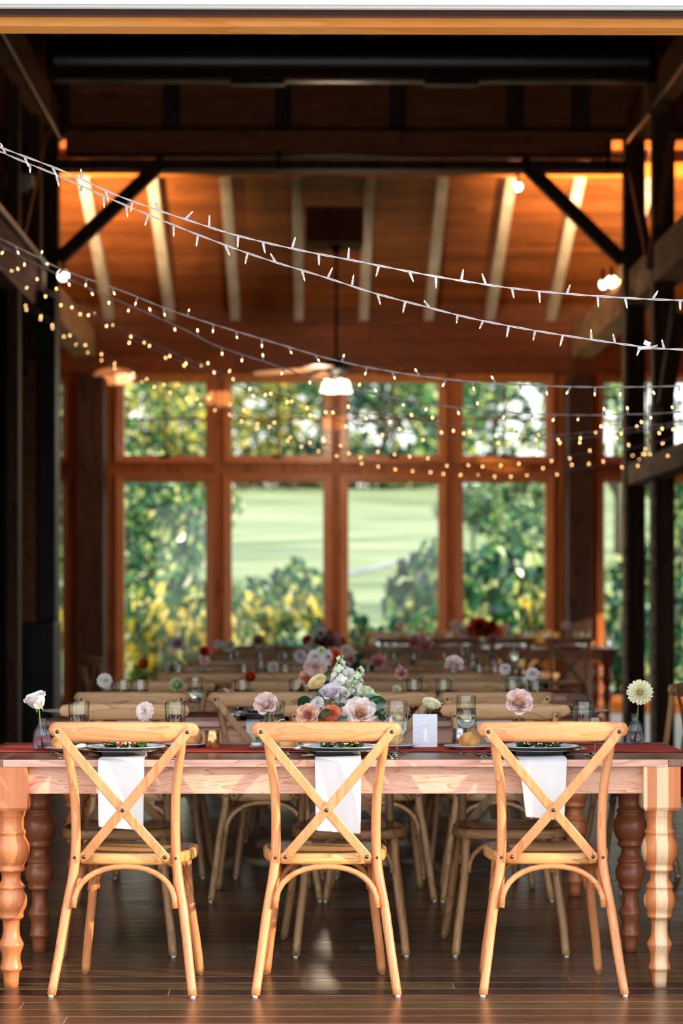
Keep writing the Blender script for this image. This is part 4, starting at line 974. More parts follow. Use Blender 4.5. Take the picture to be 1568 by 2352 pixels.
for i, (px, nw, nb, dp, sk, lb) in enumerate([(278, .155, .150, .222, 0, 'white cloth napkin behind the crossed slats of the chair nearest the steel pier'), (776, .155, .150, .235, 0, 'white cloth napkin hanging behind the middle chair, the longest of the three'), (1246, .162, .128, .19, .006, 'white cloth napkin behind the chair next to the cream dahlia, the shortest of the three')]):
    o = make_napkin(i, nw, nb, dp, sk); o.location = P(px, 8.036 if i else 8.03); tag(o, lb, 'napkin', 'napkins hanging over the front table edge')
pos3 = [(288, 'nearest the white rose'), (783, 'in front of the centrepiece'), (1237, 'next to the sesame roll')]
for px, w_ in pos3:
    put(charger, P(px, 8.245, TZ+.0045), 'silver charger plate near the front edge of the front table, '+w_)
    put(plate, P(px, 8.245, TZ+.0095), 'white dinner plate at the near edge of the front table, '+w_)
    put(salad, P(px, 8.245, TZ+.014), 'green leaf salad with feta and beetroot on the front table, '+w_, random.uniform(0, 6), 1.0, 'salads on the plates')
for px, w_ in ((291, 'opposite the place nearest the white rose'), (834, 'behind the centrepiece'), (1196, 'behind the blush rose')):
    put(plate, P(px, 8.80, RZ+.001), 'white dinner plate across the front table, '+w_)
    put(salad, P(px, 8.80, RZ+.0055), 'salad on the far side of the front table, '+w_, random.uniform(0, 6))
for px, Y, rz, w_ in ((128, 8.22, 14, 'outermost fork near the lilac bud vase'), (171, 8.21, 6, 'inner fork beside the plate nearest the white rose'), (645, 8.22, 6, 'outer fork behind the slat of the middle chair'), (659, 8.2, 4, 'inner fork beside the middle plate'), (1080, 8.22, 22, 'outer fork in front of the sesame roll'), (1108, 8.21, 16, 'inner fork between the sesame roll and the plate')):
    put(fork, P(px, Y, TZ+.001), 'silver '+w_, R(rz))
for px, p_, w_ in ((402, knife, 'silver knife between the amber votive and the plate'), (418, spoon, 'silver teaspoon behind the chair nearest the steel pier'), (896, knife, 'silver knife at the foot of the near goblet'), (908, spoon, 'silver teaspoon at the foot of the near goblet'), (1354, knife, 'silver knife beside the plate next to the cream dahlia'), (1368, spoon, 'silver teaspoon beside the plate next to the cream dahlia')):
    put(p_, P(px, 8.15, TZ+.0005), w_, R(2))
put(sideplate, P(160, 8.43, RZ), 'small white bread plate beside the lilac bud vase'); put(roll, P(141, 8.43, RZ+.006), 'plain bread roll on the plate beside the lilac bud vase', .3, 1.1)
put(sideplate, P(1074, 8.50, RZ), 'small white bread plate holding the sesame roll'); put(roll, P(1077, 8.5, RZ+.006), 'sesame bread roll in front of the silver votive', 1, 1.17)
put(sideplate, P(428, 8.63, RZ), 'small white bread plate next to the amber votive'); put(roll, P(440, 8.63, RZ+.006), 'dark crusted bread roll next to the amber votive', 2.2, 1.2)
put(sideplate, P(905, 8.56, RZ), 'small white bread plate behind the near goblet'); put(roll, P(898, 8.57, RZ+.006), 'pale bread roll seen through the near goblet', 4, 1.35)
put(sideplate, P(668, 8.47, RZ), 'small white bread plate behind the slat of the middle chair'); put(roll, P(662, 8.47, RZ+.006), 'bread roll half hidden by the middle chair rail', 5, 1.1)
b = MB().ball((0, 0, .008), .017, 12, 8, (1.3, .9, .6), jit=.06).build('butter_curl', M['butter'], loc=P(187, 8.42, RZ+.008)); tag(b, 'curl of white butter on the bread plate by the lilac vase', 'butter')
put(tumbler, P(181, 8.74, RZ), 'clear water tumbler behind the chair nearest the white rose', 0, 1, 'water tumblers')
for px, w_ in ((402, 'clear water tumbler behind the right end of the chair rail, near the amber votive'), (630, 'clear water tumbler behind the pale pink rose in front of the middle chair'), (1340, 'clear water tumbler between the blush rose and the cream dahlia')):
    put(tumbler, P(px, 8.74 if px != 630 else 8.78, RZ), w_)
put(goblet, P(911, 8.32, RZ-.003), 'tall stemmed goblet beside the table number sign', 0, 1.05); put(goblet, P(1070, 8.80, RZ), 'stemmed goblet behind the sesame roll', .5, 1.02)
put(goblet, P(1366, 8.32, TZ), 'stemmed goblet mostly hidden by the chair next to the cream dahlia', .5, .72)
put(vamber, P(487, 8.57, RZ), 'amber mercury glass votive between two front chairs'); put(vsilver, P(1055, 8.70, RZ), 'silver mercury glass votive behind the sesame roll')
put(cube, P(589, 8.50, RZ), 'square clear glass votive at the end of the middle chair rail', R(8))
put(vase, P(1458, 8.83, TZ+.0), 'ribbed clear bud vase holding the cream dahlia', 0, 1.02); put(vase, P(1193, 8.60, RZ), 'ribbed clear bud vase holding the blush rose', 1, .95)
put(vase, P(985, 8.74, RZ), 'ribbed clear bud vase behind the table number sign', 2, .9); put(vase, P(604, 8.68, RZ), 'ribbed clear bud vase holding the pale pink rose', 2, .85); put(vase, P(345, 8.60, RZ), 'ribbed clear bud vase holding the white carnation', 2, .78)
used['bud_vase.001'] = 0; put(lilac_vase, P(97, 8.50, RZ), 'lilac tinted ribbed bud vase holding the white rose')
def fl(kind, ci, co, px, py, Y, bpx, bY, bz, label, size=1, face=(0, -1, .6), grp=None, **k): return flower(kind, ci, co, P(bpx, bY, bz), W(px, py, Y), label, size, face, grp=grp, **k)
bz = RZ+.01
fl('dahlia', LEMON, CREAM, 1469, 1592, 8.80, 1458, 8.83, bz, 'cream dahlia standing in the ribbed vase at the end of the front table', 1.28, (-.12, -1, .38))
fl('bud', WHITE, WHITE, 88, 1622, 8.47, 97, 8.50, bz, 'white rose leaning out of the lilac bud vase', 1.25, (-.35, -.35, 1))
fl('carnation', WHITE, PALEP, 333, 1634, 8.58, 345, 8.60, bz, 'pale pink ruffled carnation in front of the wooden rail by the tumbler', .95, (-.5, -1, .3))
fl('rose', PALEP, BLUSH, 612, 1620, 8.66, 604, 8.68, bz, 'pale pink rose standing just before the middle chair', .98, (-.25, -1, .55))
fl('ranunculus', CREAM, CREAM, 988, 1624, 8.72, 985, 8.74, bz, 'cream ranunculus rising behind the table number sign', 1.05, (.25, -.55, .9))
fl('rose', PEACH, BLUSH, 1190, 1617, 8.58, 1193, 8.60, bz, 'blush rose in the vase behind the chair next to the cream dahlia', 1.12, (.1, -1, .5))
# table number sign
sg = thing('table_sign', 'white tent sign reading Table 1 in white lettering', 'sign', P(976, 8.62, RZ), R(-.6))
cs, hh_ = .0435, .118
MB().box(-cs, cs, -.0015, .0015, 0, hh_).build('sign_board', M['card'], sg, rot=(R(-2), 0, 0)); MB().box(-cs-.003, cs, .0, .03, 0, .006).build('sign_foot', M['card'], sg)
txt = MB()
one = [(-.012, .0205), (.014, .0205), (.014, .0235), (.0062, .0245), (.0062, .0665), (.0035, .0665), (-.013, .0605), (-.012, .0575), (-.0045, .0590), (-.0045, .0245), (-.012, .0235)]
n_ = len(one); txt.v = [(x, -.0022-.0042*0, z) for x, z in one]+[(x, -.0008, z) for x, z in one]
txt.f = [tuple(range(n_))]+[(i, (i+1) % n_, (i+1) % n_+n_, i+n_) for i in range(n_)]; txt.m = [0]*(n_+1); txt.sm = [False]*(n_+1)
txt.build('numeral_one', M['ink'], sg, loc=(.0005, 0, 0), rot=(R(-2), 0, 0))
scr = [[(-.030, .0775), (-.026, .0745), (-.020, .077), (-.0135, .0865), (-.0100, .0965)], [(-.022, .092), (-.020, .0965), (-.0125, .0975), (-.004, .0955), (.003, .0965)],
       [(-.002, .0850), (-.0065, .0860), (-.0095, .0815), (-.0075, .0775), (-.0035, .0805), (-.0010, .0850), (-.0025, .0785), (.0005, .0772), (.004, .0830), (.0085, .0925), (.0095, .0975), (.0070, .0975), (.0052, .0860), (.0050, .0785), (.0078, .0772), (.0100, .0810), (.0085, .0845), (.0062, .0835)],
       [(.0100, .0830), (.0150, .0900), (.0170, .0975), (.0147, .0975), (.0128, .0860), (.0128, .0780), (.0155, .0780), (.0190, .0815)], [(.0190, .0812), (.0220, .0835), (.0228, .0862), (.0200, .0862), (.0188, .0810), (.0200, .0775), (.0235, .0780), (.0280, .0825)]]
lt = MB()
for st in scr: lt.tube(smooth_path([(x+(z-.085)*.25, -.0024, z) for x, z in st], 5), .0009, 6)
lt.build('script_word', M['ink'], sg, rot=(R(-2), 0, 0))
# centrepiece of the front table
bowl = thing('flower_bowl', 'low white bowl under the centrepiece of the front table', 'bowl', P(768, 8.62, RZ), 0)
MB().lathe([(0, 0), (.035, 0), (.037, .004), (.02, .012), (.02, .02), (.05, .035), (.07, .06), (.072, .075), (.069, .075), (.066, .06), (.046, .038), (0, .03)], 32).build('bowl_body', M['china'], bowl)
G1 = 'flowers of the front centrepiece'
def cf(kind, ci, co, px, py, dy, label, size, face, bx=768): return fl(kind, ci, co, px, py, 8.62+dy, bx+(px-768)*.18, 8.62+dy*.2, RZ+.06, label, size*1.1, face, G1)
cf('openrose', PEACH, PALEP, 826, 1642, -.09, 'large pale peach open rose at the foot of the centrepiece', 1.16, (.05, -1, .30))
cf('ball', CORAL, CORAL, 762, 1642, -.10, 'coral ball dahlia low in the middle of the centrepiece', 1.62, (-.05, -1, .3))
cf('rose', LILAC, LILAC, 757, 1596, -.04, 'pale lilac ruffled rose above the coral dahlia', .80, (-.1, -.7, .9))
cf('carnation', WHITE, LILAC, 728, 1614, -.08, 'small lilac white carnation above the dark leaf', .62, (-.3, -1, .5))
cf('ranunculus', YEL, YEL, 733, 1573, -.02, 'butter yellow ranunculus near the top left of the centrepiece', .98, (-.5, -.6, .75))
cf('rose', PINK, PEACH, 708, 1644, -.09, 'pink rose beside the white ribbon', .85, (-.2, -1, .2))
cf('rose', WHITE, GREENISH, 838, 1600, -.03, 'white lisianthus rose on the right of the centrepiece', .72, (.2, -1, .4))
cf('rose', GREENISH, GREENISH, 858, 1616, -.02, 'greenish white rose bud at the right edge of the centrepiece', .68, (.6, -1, .3))
cf('carnation', WHITE, WHITE, 797, 1553, .03, 'white stock blossom high in the centrepiece', .85, (0, -1, .6))
cf('carnation', WHITE, LILAC, 806, 1580, .02, 'lilac white stock blossom under the snapdragons', .75, (.2, -1, .4))
cf('carnation', WHITE, PINK, 817, 1606, -.02, 'white blossom with pink edge above the peach rose', .55, (.1, -1, .4))
cf('bud', GREENISH, GREENISH, 801, 1574, -.03, 'small green bud between the snapdragons', .45, (.1, -.3, 1)); cf('bud', GREENISH, GREENISH, 815, 1572, -.02, 'smaller green bud nearer the right snapdragon', .38, (.2, -.3, 1))
cf('bud', WHITE, WHITE, 783, 1592, -.05, 'white bud beside the lilac ruffled rose', .5, (.3, -.6, 1))
snap(P(770, 8.62, RZ+.06), W(782, 1508, 8.63), [WHITE, GREENISH], 'taller white snapdragon with green tip in the centrepiece', 22, .38)
snap(P(776, 8.62, RZ+.06), W(829, 1536, 8.62), [WHITE, GREENISH], 'shorter white snapdragon leaning right in the centrepiece', 20, .38)
def lf_(px, py, Y, dr, ln, wd_): return (W(px, py, Y), dr, ln, wd_)
sprig(P(766, 8.62, RZ+.06), W(712, 1610, 8.57), [lf_(716, 1618, 8.57, (-.35, -.5, 1), .058, .019), lf_(720, 1612, 8.56, (.35, -.6, 1), .042, .013)], M['gl_pale'], 'sage green leaf pair on the left of the centrepiece')
sprig(P(766, 8.62, RZ+.06), W(720, 1650, 8.50), [lf_(728, 1660, 8.50, (-.15, -.7, 1), .062, .020), lf_(712, 1622, 8.6, (-.8, .1, .6), .05, .018)], M['gl_dark'], 'broad dark leaf beside the coral dahlia')
sprig(P(770, 8.62, RZ+.06), W(790, 1630, 8.55), [lf_(788, 1645, 8.54, (.25, -.5, 1), .062, .019), lf_(800, 1620, 8.56, (1, -.4, .5), .055, .018), lf_(775, 1660, 8.5, (.6, -.6, .3), .035, .014)], M['gl_dark'], 'dark leaves in the middle of the centrepiece')
sprig(P(772, 8.62, RZ+.06), W(840, 1620, 8.58), [lf_(832, 1622, 8.56, (.6, -.7, .7), .055, .020), lf_(848, 1612, 8.56, (.9, -.5, -.1), .05, .018), lf_(808, 1618, 8.6, (-.6, -.3, .8), .045, .015)], M['gl_dark'], 'dark leaves behind the peach rose')
sprig(P(780, 8.60, RZ+.05), W(868, 1650, 8.52), [lf_(868, 1642, 8.52, (a_, -.4, b_), .028, .008) for a_, b_ in ((-.8, .6), (.1, 1), (.9, .5), (.7, -.6), (-.1, -1))], M['gl_dark'], 'small star shaped leaf spray beside the peach rose')
rb = thing('white_ribbon', 'folded white ribbon cloth with thin cord loops beside the pink rose', 'ribbon', P(672, 8.60, RZ))
r_ = MB()
for k, (x, z, rr) in enumerate(((-.022, .03, .018), (.0, .045, .022), (.018, .035, .018))): r_.petal(R(200+k*70), .5, .055+.01*k, .018, .4, .8, .003, z*.5, 6, 5, wave=.06)
for k in range(4): r_.petal(R(90*k+30), 1.0, .04, .016, .3, .3, .003, .012, 5, 4, wave=.08)
r_.build('cloth', M['ribbon'], rb)
for k, (a0, a1) in enumerate(((.060, .05), (.045, .038))):
    MB().tube([(-.028-a0*.75*sin(pi*i/14)+.0, -.01+.01*k, .012+a1*(1-cos(pi*i/14))*.9) for i in range(15)], .0016, 6, cap=True).build('cord_loop', M['wire'], rb)
# ---------------- the tables behind
BACK = []
G, Tm, V = 'goblet', 'tumbler', 'vase'
def add(ti, kind, px, far=0, fc=None, py=None, size=1): BACK.append((ti, kind, px, far, fc, py, size))
for px in (248, 283, 322, 557, 682, 951, 1018, 1177, 1231): add(1, 'tumbler', px, 1)
for px, f in ((448, 0), (1206, 1)): add(1, 'goblet', px, f)
for c in ((240, ('carnation', WHITE, WHITE), 1563, 1.0), (407, ('ranunculus', LEMON, GREENISH), 1574, 1.05), (575, ('ranunculus', ORANGE, RED), 1556, .8), (922, ('rose', PINK, MAUVE), 1547, .7), (1041, ('bud', LILAC, PALEP), 1533, 1.35), (1160, ('ball', WHITE, LILAC), 1536, 1.35), (1222, ('carnation', WHITE, LILAC), 1548, .9), (910, ('rose', CREAM, CREAM), 1585, .5)): add(1, 'bloom', c[0], 1, c[1], c[2], c[3])
for px in (411, 560, 655, 735, 845, 918, 1100, 1137): add(2, 'tumbler', px, 0)
for px in (405, 1086, 600): add(2, 'goblet', px, 1)
for c in ((331, ('ranunculus', ORANGE, ORANGE), 1527, 1.2), (470, ('carnation', PINK, PALEP), 1516, 1.1), (627, ('daisy', YEL, WHITE), 1534, 1.25), (868, ('rose', MAUVE, PINK), 1522, 1.25), (1012, ('ball', ORANGE, ORANGE), 1508, .9), (468, ('rose', RED, RED), 1497, .8)): add(2, 'bloom', c[0], 0, c[1], c[2], c[3])
for px in (530, 598, 655, 885, 905, 950, 1020, 1085): add(3, 'tumbler', px, 0)
for px in (545, 873, 1062): add(3, 'goblet', px, 1)
for c in ((408, ('rose', MAUVE, LILAC), 1480, 1.3), (525, ('carnation', GREENISH, CREAM), 1484, 1.5), (648, ('carnation', WHITE, LILAC), 1508, 1.1), (950, ('rose', MAUVE, PINK), 1476, 1.3), (976, ('rose', MAUVE, PINK), 1486, 1.3), (500, ('carnation', WHITE, WHITE), 1480, 1.1)): add(3, 'bloom', c[0], 1, c[1], c[2], c[3])
for px in (590, 612, 700, 870, 893, 1060, 1180): add(4, 'tumbler', px, 0)
for c in ((594, ('rose', MAUVE, MAUVE), 1472, 1.3), (820, ('carnation', CREAM, WHITE), 1470, 1.2), (1130, ('rose', PINK, MAUVE), 1470, 1.2)): add(4, 'bloom', c[0], 1, c[1], c[2], c[3])
for px in (870, 885, 905, 940, 985, 1068, 1200, 1328, 1345, 1400): add(5, 'tumbler', px, 0)
for px in (955, 1030, 1215, 1255): add(5, 'goblet', px, 1)
for c in ((918, ('daisy', ORANGE, WHITE), 1437, 1.5), (1046, ('carnation', WHITE, LILAC), 1436, 1.9), (1080, ('carnation', WHITE, WHITE), 1442, 1.7), (1160, ('daisy', ORANGE, WHITE), 1443, 1.6), (1300, ('carnation', WHITE, LILAC), 1436, 1.6)): add(5, 'bloom', c[0], 0, c[1], c[2], c[3])
E6 = EDGE+[24.25]
CN = {WHITE.name: 'white', LILAC.name: 'lilac', PALEP.name: 'pale pink', PINK.name: 'pink', MAUVE.name: 'dusty pink', CREAM.name: 'cream', LEMON.name: 'pale yellow', ORANGE.name: 'orange', RED.name: 'coral red', GREENISH.name: 'greenish white', YEL.name: 'butter yellow'}
KN = {'rose': 'rose', 'bud': 'rosebud', 'carnation': 'ruffled carnation', 'ranunculus': 'ranunculus', 'ball': 'round dahlia', 'daisy': 'daisy-like dahlia'}
TBL = ['front', 'second', 'third', 'fourth', 'fifth', 'window side']
cnt = {}
for ti, kind, px, far, fc, py, size in sorted(BACK, key=lambda b: b[2]):
    k = (ti, kind, ) ; cnt[k] = cnt.get(k, 0)+1; nn = NORD[cnt[k]-1]; Y = E6[ti]+(.53 if far else .385); z = RZ if ti < 5 else TZ
    if kind == 'tumbler': put(tumbler, P(px, Y, z), 'clear water tumbler on the %s table, %s counted from the steel pier' % (TBL[ti], nn), 0, 1, 'water tumblers')
    elif kind == 'goblet': put(goblet, P(px, Y, z), 'stemmed water goblet on the %s table, %s counted from the steel pier' % (TBL[ti], nn), 0, 1, 'stemmed water goblets')
    else:
        Y = E6[ti]+.46; nm = CN[fc[2].name]+' '+KN[fc[0]]
        near = 'near the pier' if cnt[k] <= 2 else ('near the middle' if cnt[k] <= 4 else 'near the post')
        same = sum(1 for b in BACK if b[0] == ti and b[1] == 'bloom' and b[4][0] == fc[0] and b[4][2] == fc[2])
        if same > 1: near = '%s from the pier' % nn
        tip = W(px, py, Y); tip.z = max(tip.z, TZ+.085)
        tall = tip.z-TZ
        put(vase, P(px, Y, z), 'bud vase on the %s table holding the %s, %s' % (TBL[ti], nm, near), cnt[k], min(1.0, max(.55, tall/.15)), 'bud vases')
        flower(fc[0], fc[1], fc[2], P(px, Y, z+.01), tip, '%s in a bud vase on the %s table, %s' % (nm, TBL[ti], near), size*(.95 if ti < 2 else .8), (random.uniform(-.3, .3), -1, random.uniform(.2, .6)), grp='single flowers in bud vases')
# plates and napkins of the tables behind
for ti, far, xs in rows:
    if ti == 0: continue
    for k, x in enumerate(xs):
        Y = E6[ti]+(.73 if far else .19); sd_ = 'window' if far else 'near'; zz = RZ+.001 if far else TZ
        put(charger, (x, Y, zz), 'silver charger plate, %s side of the %s table, %s from the pier' % (sd_, TBL[ti], NORD[k]))
        put(plate, (x, Y, zz+.005), 'white dinner plate, %s side of the %s table, %s from the pier' % (sd_, TBL[ti], NORD[k]))
        put(salad, (x, Y, zz+.0095), 'salad on the %s side of the %s table, %s from the steel pier' % (sd_, TBL[ti], NORD[k]), random.uniform(0, 6))
        if ti == 1 and not far:
            o = make_napkin(k+3, .155, .15, .22); o.location = (x, E6[ti]-.004, TZ); tag(o, 'white cloth napkin hanging off the near side of the second table, %s from pier' % NORD[k], 'napkin', 'napkins hanging off the second table')
for k, px in enumerate((920, 1045, 1172, 1309)):
    put(charger, P(px, 24.45, TZ), 'silver charger plate on the table by the windows, %s from its near end' % NORD[k]); put(plate, P(px, 24.45, TZ+.005), 'white dinner plate on the table by the windows, %s from its near end' % NORD[k])
for px, ti, w_ in ((165, 1, 'pier end of the second'), (1330, 1, 'timber post end of the second'), (385, 2, 'pier end of the third')):
    put(plate, P(px, E6[ti]+.4, RZ), 'white plate set alone at the '+w_+' table'); 
put(salad, P(1330, E6[1]+.4, RZ+.006), 'salad with red beetroot at the end of the second table', 1)
for px, py, Y, w_ in ((897, 1547, E6[1]+.54, 'second'), (953, 1572, E6[2]+.40, 'third')):
    o = MB().box(-.028, .028, -.001, .001, 0, .04).build('place_card', M['card'], loc=P(px, Y, RZ), bev=.0005); tag(o, 'small white place card standing on the %s table' % w_, 'card')
pl = thing('serving_platter', 'oval wooden serving platter on the table by the windows', 'platter', P(1290, 24.9, TZ)); MB().lathe([(0, 0), (.2, 0), (.24, .02), (.245, .03), (.235, .03), (.19, .012), (0, .012)], 32).build('platter_body', M['header'], pl); pl.scale = (1.4, .6, 1.6)
# smaller centrepieces further back
def centre(ti, px0, items, ht):
    Y = E6[ti]+.46; z = (RZ if ti < 5 else TZ)
    bw = thing('flower_bowl', 'low white bowl under the centrepiece of the %s table' % TBL[ti], 'bowl', P(px0, Y, z), 0)
    link('bowl_body', bpy.data.meshes['bowl_body'], bw)
    for kind, ci, co, px, py, size, lb in items:
        f_ = flower(kind, ci, co, P(px0+(px-px0)*.15, Y, z+.055), W(px, py, Y-.05), lb+' in the centrepiece of the %s table' % TBL[ti], size, (random.uniform(-.4, .4), -1, random.uniform(.2, .7)), grp='flowers of the centrepieces behind')
    for k, (dx, dz_) in enumerate(((-.10, .05), (.10, .06), (-.03, .09), (.05, .12))):
        b0 = Vector(P(px0, Y-.03, z+.05)); sprig(b0, b0+Vector((dx, -.05, dz_)), [(b0+Vector((dx*f, -.05*f, dz_*f)), (dx*8*s2, -.5, .5+.3*s2), .06, .02) for f, s2 in ((.6, 1), (.8, -1), (1, 1))], M['gl_dark'], 'dark leaf sprig %s in the centrepiece of the %s table' % (('reaching towards the pier', 'reaching towards the timber post', 'standing behind the blooms', 'between the blooms')[k], TBL[ti]))
centre(1, 745, [('openrose', PALEP, BLUSH, 724, 1530, 1.05, 'wide pale pink rose'), ('ranunculus', ORANGE, ORANGE, 768, 1510, .95, 'upper orange ranunculus'), ('ranunculus', ORANGE, RED, 777, 1526, .85, 'lower orange ranunculus'), ('rose', CORAL, PEACH, 705, 1563, .95, 'peach rose'),
    ('carnation', WHITE, WHITE, 752, 1510, 1.0, 'white ruffled bloom'), ('carnation', WHITE, LILAC, 722, 1508, .9, 'lilac ruffled bloom'), ('carnation', WHITE, WHITE, 785, 1548, 1.15, 'large white bloom'), ('carnation', GREENISH, GREENISH, 737, 1495, .6, 'small green white bloom'), ('rose', GREENISH, GREENISH, 750, 1572, .7, 'green white rose')], .2)
centre(2, 790, [('rose', MAUVE, PINK, 770, 1505, 1.0, 'dusty pink rose'), ('carnation', CREAM, BLUSH, 795, 1497, 1.2, 'cream bloom'), ('rose', BLUSH, BLUSH, 803, 1512, 1.1, 'blush rose'), ('carnation', WHITE, LILAC, 690, 1507, 1.1, 'lilac bloom')], .2)
centre(3, 745, [('ball', RED, RED, 705, 1469, 1.7, 'dark red dahlia'), ('rose', BURG, BURG, 745, 1472, 1.6, 'burgundy rose'), ('rose', MAUVE, MAUVE, 765, 1478, 1.5, 'dusty pink rose'), ('carnation', WHITE, WHITE, 737, 1458, 1.5, 'white bloom'), ('ranunculus', ORANGE, ORANGE, 783, 1479, 1.2, 'orange ranunculus'), ('carnation', WHITE, GREENISH, 720, 1482, 1.5, 'greenish bloom')], .2)
centre(5, 1100, [('ball', RED, RED, 1078, 1448, 2.4, 'red dahlia'), ('rose', BURG, RED, 1102, 1444, 2.4, 'large burgundy rose'), ('rose', RED, BURG, 1122, 1450, 2.2, 'dark red rose'), ('carnation', WHITE, WHITE, 1062, 1450, 1.8, 'white bloom'), ('rose', CORAL, CORAL, 1140, 1454, 1.8, 'coral rose')], .2)
# ================================================================== STRING LIGHTS
random.seed(5)
plug = MB()
sock = MB().lathe([(0, 0), (.0030, 0), (.0036, .003), (.0036, .014), (.0028, .0195), (0, .0195)], 8).mesh('socket', M['wire'])
bulbm = MB().lathe([(0, .0), (.0016, .0), (.0017, .004), (.0010, .008), (.0004, .0105), (0, .011)], 8).mesh('bulb', M['bulbglow'])
def strand(pts, D0, D1, label, twist=.0022, wr=.0017, spacing=.092, start=.02):
    w3 = []; n = len(pts)
    for i, (px, py) in enumerate(pts): w3.append(W(px, py, D0+(D1-D0)*(px/1568)))
    path = smooth_path(w3, 14); fine = []
    for a, b in zip(path, path[1:]): fine += [a.lerp(b, t/2) for t in range(2)]
    fine.append(path[-1])
    t = thing('string_lights', label, 'string lights', fine[0], 0, 'strands of fairy lights')
    o0 = fine[0]; L0 = [0]
    for a, b in zip(fine, fine[1:]): L0.append(L0[-1]+(b-a).length)
    for s in (0, pi):
        MB().tube([p-o0+Vector((0, cos(l/.03*1.0+s), sin(l/.03*1.0+s)))*twist for p, l in zip(fine, L0)], wr, 6).build('wire', M['wire'], t)
    l = start; k = 0
    while l < L0[-1]:
        while L0[k+1] < l: k += 1
        f = (l-L0[k])/(L0[k+1]-L0[k]); p = fine[k].lerp(fine[k+1], f)-o0
        down = random.random() < .68
        d = Vector((random.gauss(0, .35), random.gauss(0, .45), -1 if down else 1)); d.normalize()
        s_ = link('bulb_socket', sock, t, p+d*.002, d.to_track_quat('Z', 'Y').to_euler(), 1.25)
        link('bulb', bulbm, s_, (0, 0, .019), (0, 0, 0))
        l += spacing*random.uniform(.88, 1.12)
    return t
ST = [
 ([(-40, 325), (0, 338), (150, 395), (285, 455), (460, 515), (560, 545), (690, 575), (820, 600), (1000, 635), (1200, 665), (1400, 682), (1568, 690), (1620, 691)], 8.0, 8.1, 'nearest white fairy light strand, the uppermost across the picture'),
 ([(-40, 330), (0, 348), (130, 402), (250, 455), (350, 497), (470, 545), (600, 592), (740, 635), (855, 672), (960, 700), (1100, 735), (1280, 768), (1480, 797), (1568, 803), (1620, 805)], 8.15, 8.3, 'second white fairy light strand with the white plug tag at its end'),
 ([(-40, 532), (0, 548), (85, 590), (150, 622), (280, 668), (390, 712), (500, 748), (640, 790), (760, 825), (880, 850), (1000, 868), (1150, 882), (1300, 888), (1430, 889), (1568, 886), (1620, 884)], 10.8, 10.6, 'third fairy light strand, dipping across the upper window panes'),
 ([(-40, 540), (0, 562), (80, 605), (200, 660), (330, 715), (430, 760), (500, 795), (620, 835), (760, 880), (860, 905), (1000, 930), (1150, 945), (1300, 953), (1440, 952), (1568, 946), (1620, 942)], 12.5, 12.2, 'fourth fairy light strand, passing under the ceiling fan'),
 ([(-40, 590), (0, 605), (110, 665), (220, 722), (300, 765), (420, 820), (520, 862), (640, 905), (740, 935), (820, 948), (900, 958), (1000, 972), (1100, 985), (1250, 999), (1400, 988), (1568, 968), (1620, 960)], 15, 14.6, 'fifth fairy light strand with glowing round lights'),
 ([(-40, 602), (0, 620), (110, 674), (220, 732), (300, 778), (420, 832), (520, 876), (640, 922), (740, 955), (830, 978), (920, 995), (1030, 1004), (1150, 1010), (1300, 1008), (1430, 995), (1568, 975), (1620, 965)], 16, 15.6, 'sixth fairy light strand just under the fifth'),
 ([(52, 690), (130, 742), (200, 785), (300, 845), (390, 882), (480, 922), (560, 950), (640, 985), (720, 1012), (800, 1036), (900, 1052), (1000, 1062), (1100, 1062), (1200, 1056), (1300, 1046), (1420, 1035), (1568, 1000), (1620, 985)], 18.2, 17.6, 'seventh fairy light strand, over the rail between upper and lower windows'),
 ([(52, 700), (130, 752), (200, 800), (300, 858), (400, 896), (500, 935), (600, 978), (700, 1020), (780, 1045), (880, 1065), (960, 1075), (1060, 1082), (1160, 1086), (1260, 1082), (1360, 1072), (1440, 1062), (1500, 1050), (1568, 1020)], 19.2, 18.6, 'lowest and farthest fairy light strand, ending at the weathered beam')]
for i, (p_, a, b, lb) in enumerate(ST):
    p_ = list(p_); (xa, ya), (xb, yb) = p_[0], p_[2 if i < 6 else 1]
    if i < 6: p_ = [(xa-420, ya-420*(yb-ya)/(xb-xa)*1.15), (xa-200, ya-200*(yb-ya)/(xb-xa)*1.05)]+p_[1:]
    (xa, ya), (xb, yb) = p_[-1], p_[-3]; sl_ = (yb-ya)/(xb-xa); p_ = p_[:-1]+[(xa+180, ya+180*sl_-4), (xa+400, ya+400*sl_-24)]
    strand(p_, a, b, lb, wr=.0017 if i < 6 else .0012, spacing=(.094, .090, .118, .125, .13, .13, .135, .125)[i])
pg = thing('plug_tag', 'small white plug and label tag on the second fairy light strand', 'plug', W(1484, 797, 8.28))
MB().tube([(-.03, 0, -.004), (.02, 0, -.002)], .0065, 10).build('plug_body', M['white'], pg)
MB().box(-.012, .012, -.001, .001, -.008, .008).build('label_tag', M['white'], pg, loc=(.002, -.004, .012), rot=(0, R(25), 0)); MB().tube([(.02, 0, 0), (.038, 0, .006)], .003, 8).build('plug_pin', M['white'], pg)
cl = thing('string_lights', 'bunched cluster of glowing fairy lights hung on the weathered beam by the timber post', 'string lights', W(1470, 1058, 20.9), 0, 'strands of fairy lights')
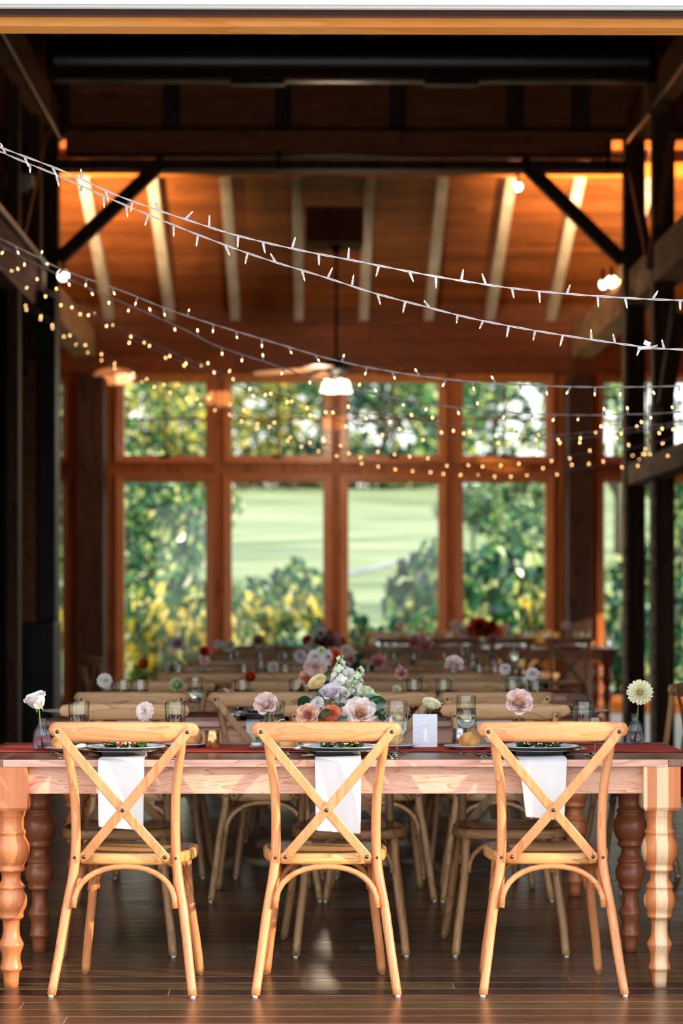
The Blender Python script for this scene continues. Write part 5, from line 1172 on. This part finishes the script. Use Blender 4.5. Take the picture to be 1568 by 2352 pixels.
MB().tube(smooth_path([(-.10, 0, .03), (-.05, -.02, -.05), (.0, 0, .02), (.04, -.02, -.03), (.09, 0, .04), (.16, 0, .06)], 5), .0015, 6).build('wire', M['wire'], cl)
for k in range(18):
    d = Vector((random.gauss(0, 1), random.gauss(0, .5), random.gauss(0, 1))).normalized()
    s_ = link('bulb_socket', sock, cl, (random.uniform(-.09, .11), random.uniform(-.03, 0), random.uniform(-.06, .06)), d.to_track_quat('Z', 'Y').to_euler(), 1.25); link('bulb', bulbm, s_, (0, 0, .019))
# ================================================================== LIGHT
wd = bpy.data.worlds.new('sky'); scn.world = wd; wd.use_nodes = True; nt = wd.node_tree; N = nt.nodes; L = nt.links
bg = N['Background']; tc = N.new('ShaderNodeTexCoord'); sp = N.new('ShaderNodeSeparateXYZ'); L.new(tc.outputs['Generated'], sp.inputs[0])
rp = N.new('ShaderNodeValToRGB'); mr = N.new('ShaderNodeMapRange'); mr.inputs['From Min'].default_value = -.25; mr.inputs['From Max'].default_value = 1
L.new(sp.outputs['Z'], mr.inputs[0]); L.new(mr.outputs[0], rp.inputs[0]); e = rp.color_ramp.elements
e[0].position = .17; e[0].color = (.12, .13, .08, 1); e[1].position = 1; e[1].color = (.62, .78, 1, 1)
x = e.new(.21); x.color = (1, .97, .93, 1); x = e.new(.5); x.color = (.86, .93, 1, 1)
L.new(rp.outputs[0], bg.inputs[0]); bg.inputs[1].default_value = 2.5
sun = light('SUN', 'sun', (20, -5, 20), 5, (1, .80, .55), R(.6), Vector((-1, .42, -.27)))
scn.view_settings.view_transform = 'Standard'; scn.view_settings.look = 'None'; scn.view_settings.exposure = .12; scn.view_settings.gamma = 1
scn.view_settings.use_curve_mapping = False
cy = scn.cycles
cy.max_bounces = 10; cy.diffuse_bounces = 4; cy.glossy_bounces = 3; cy.transmission_bounces = 8; cy.transparent_max_bounces = 12
cy.caustics_reflective = False; cy.caustics_refractive = False; cy.sample_clamp_indirect = 6; cy.sample_clamp_direct = 0
cy.use_denoising = True; cy.use_adaptive_sampling = True; cy.adaptive_threshold = .035
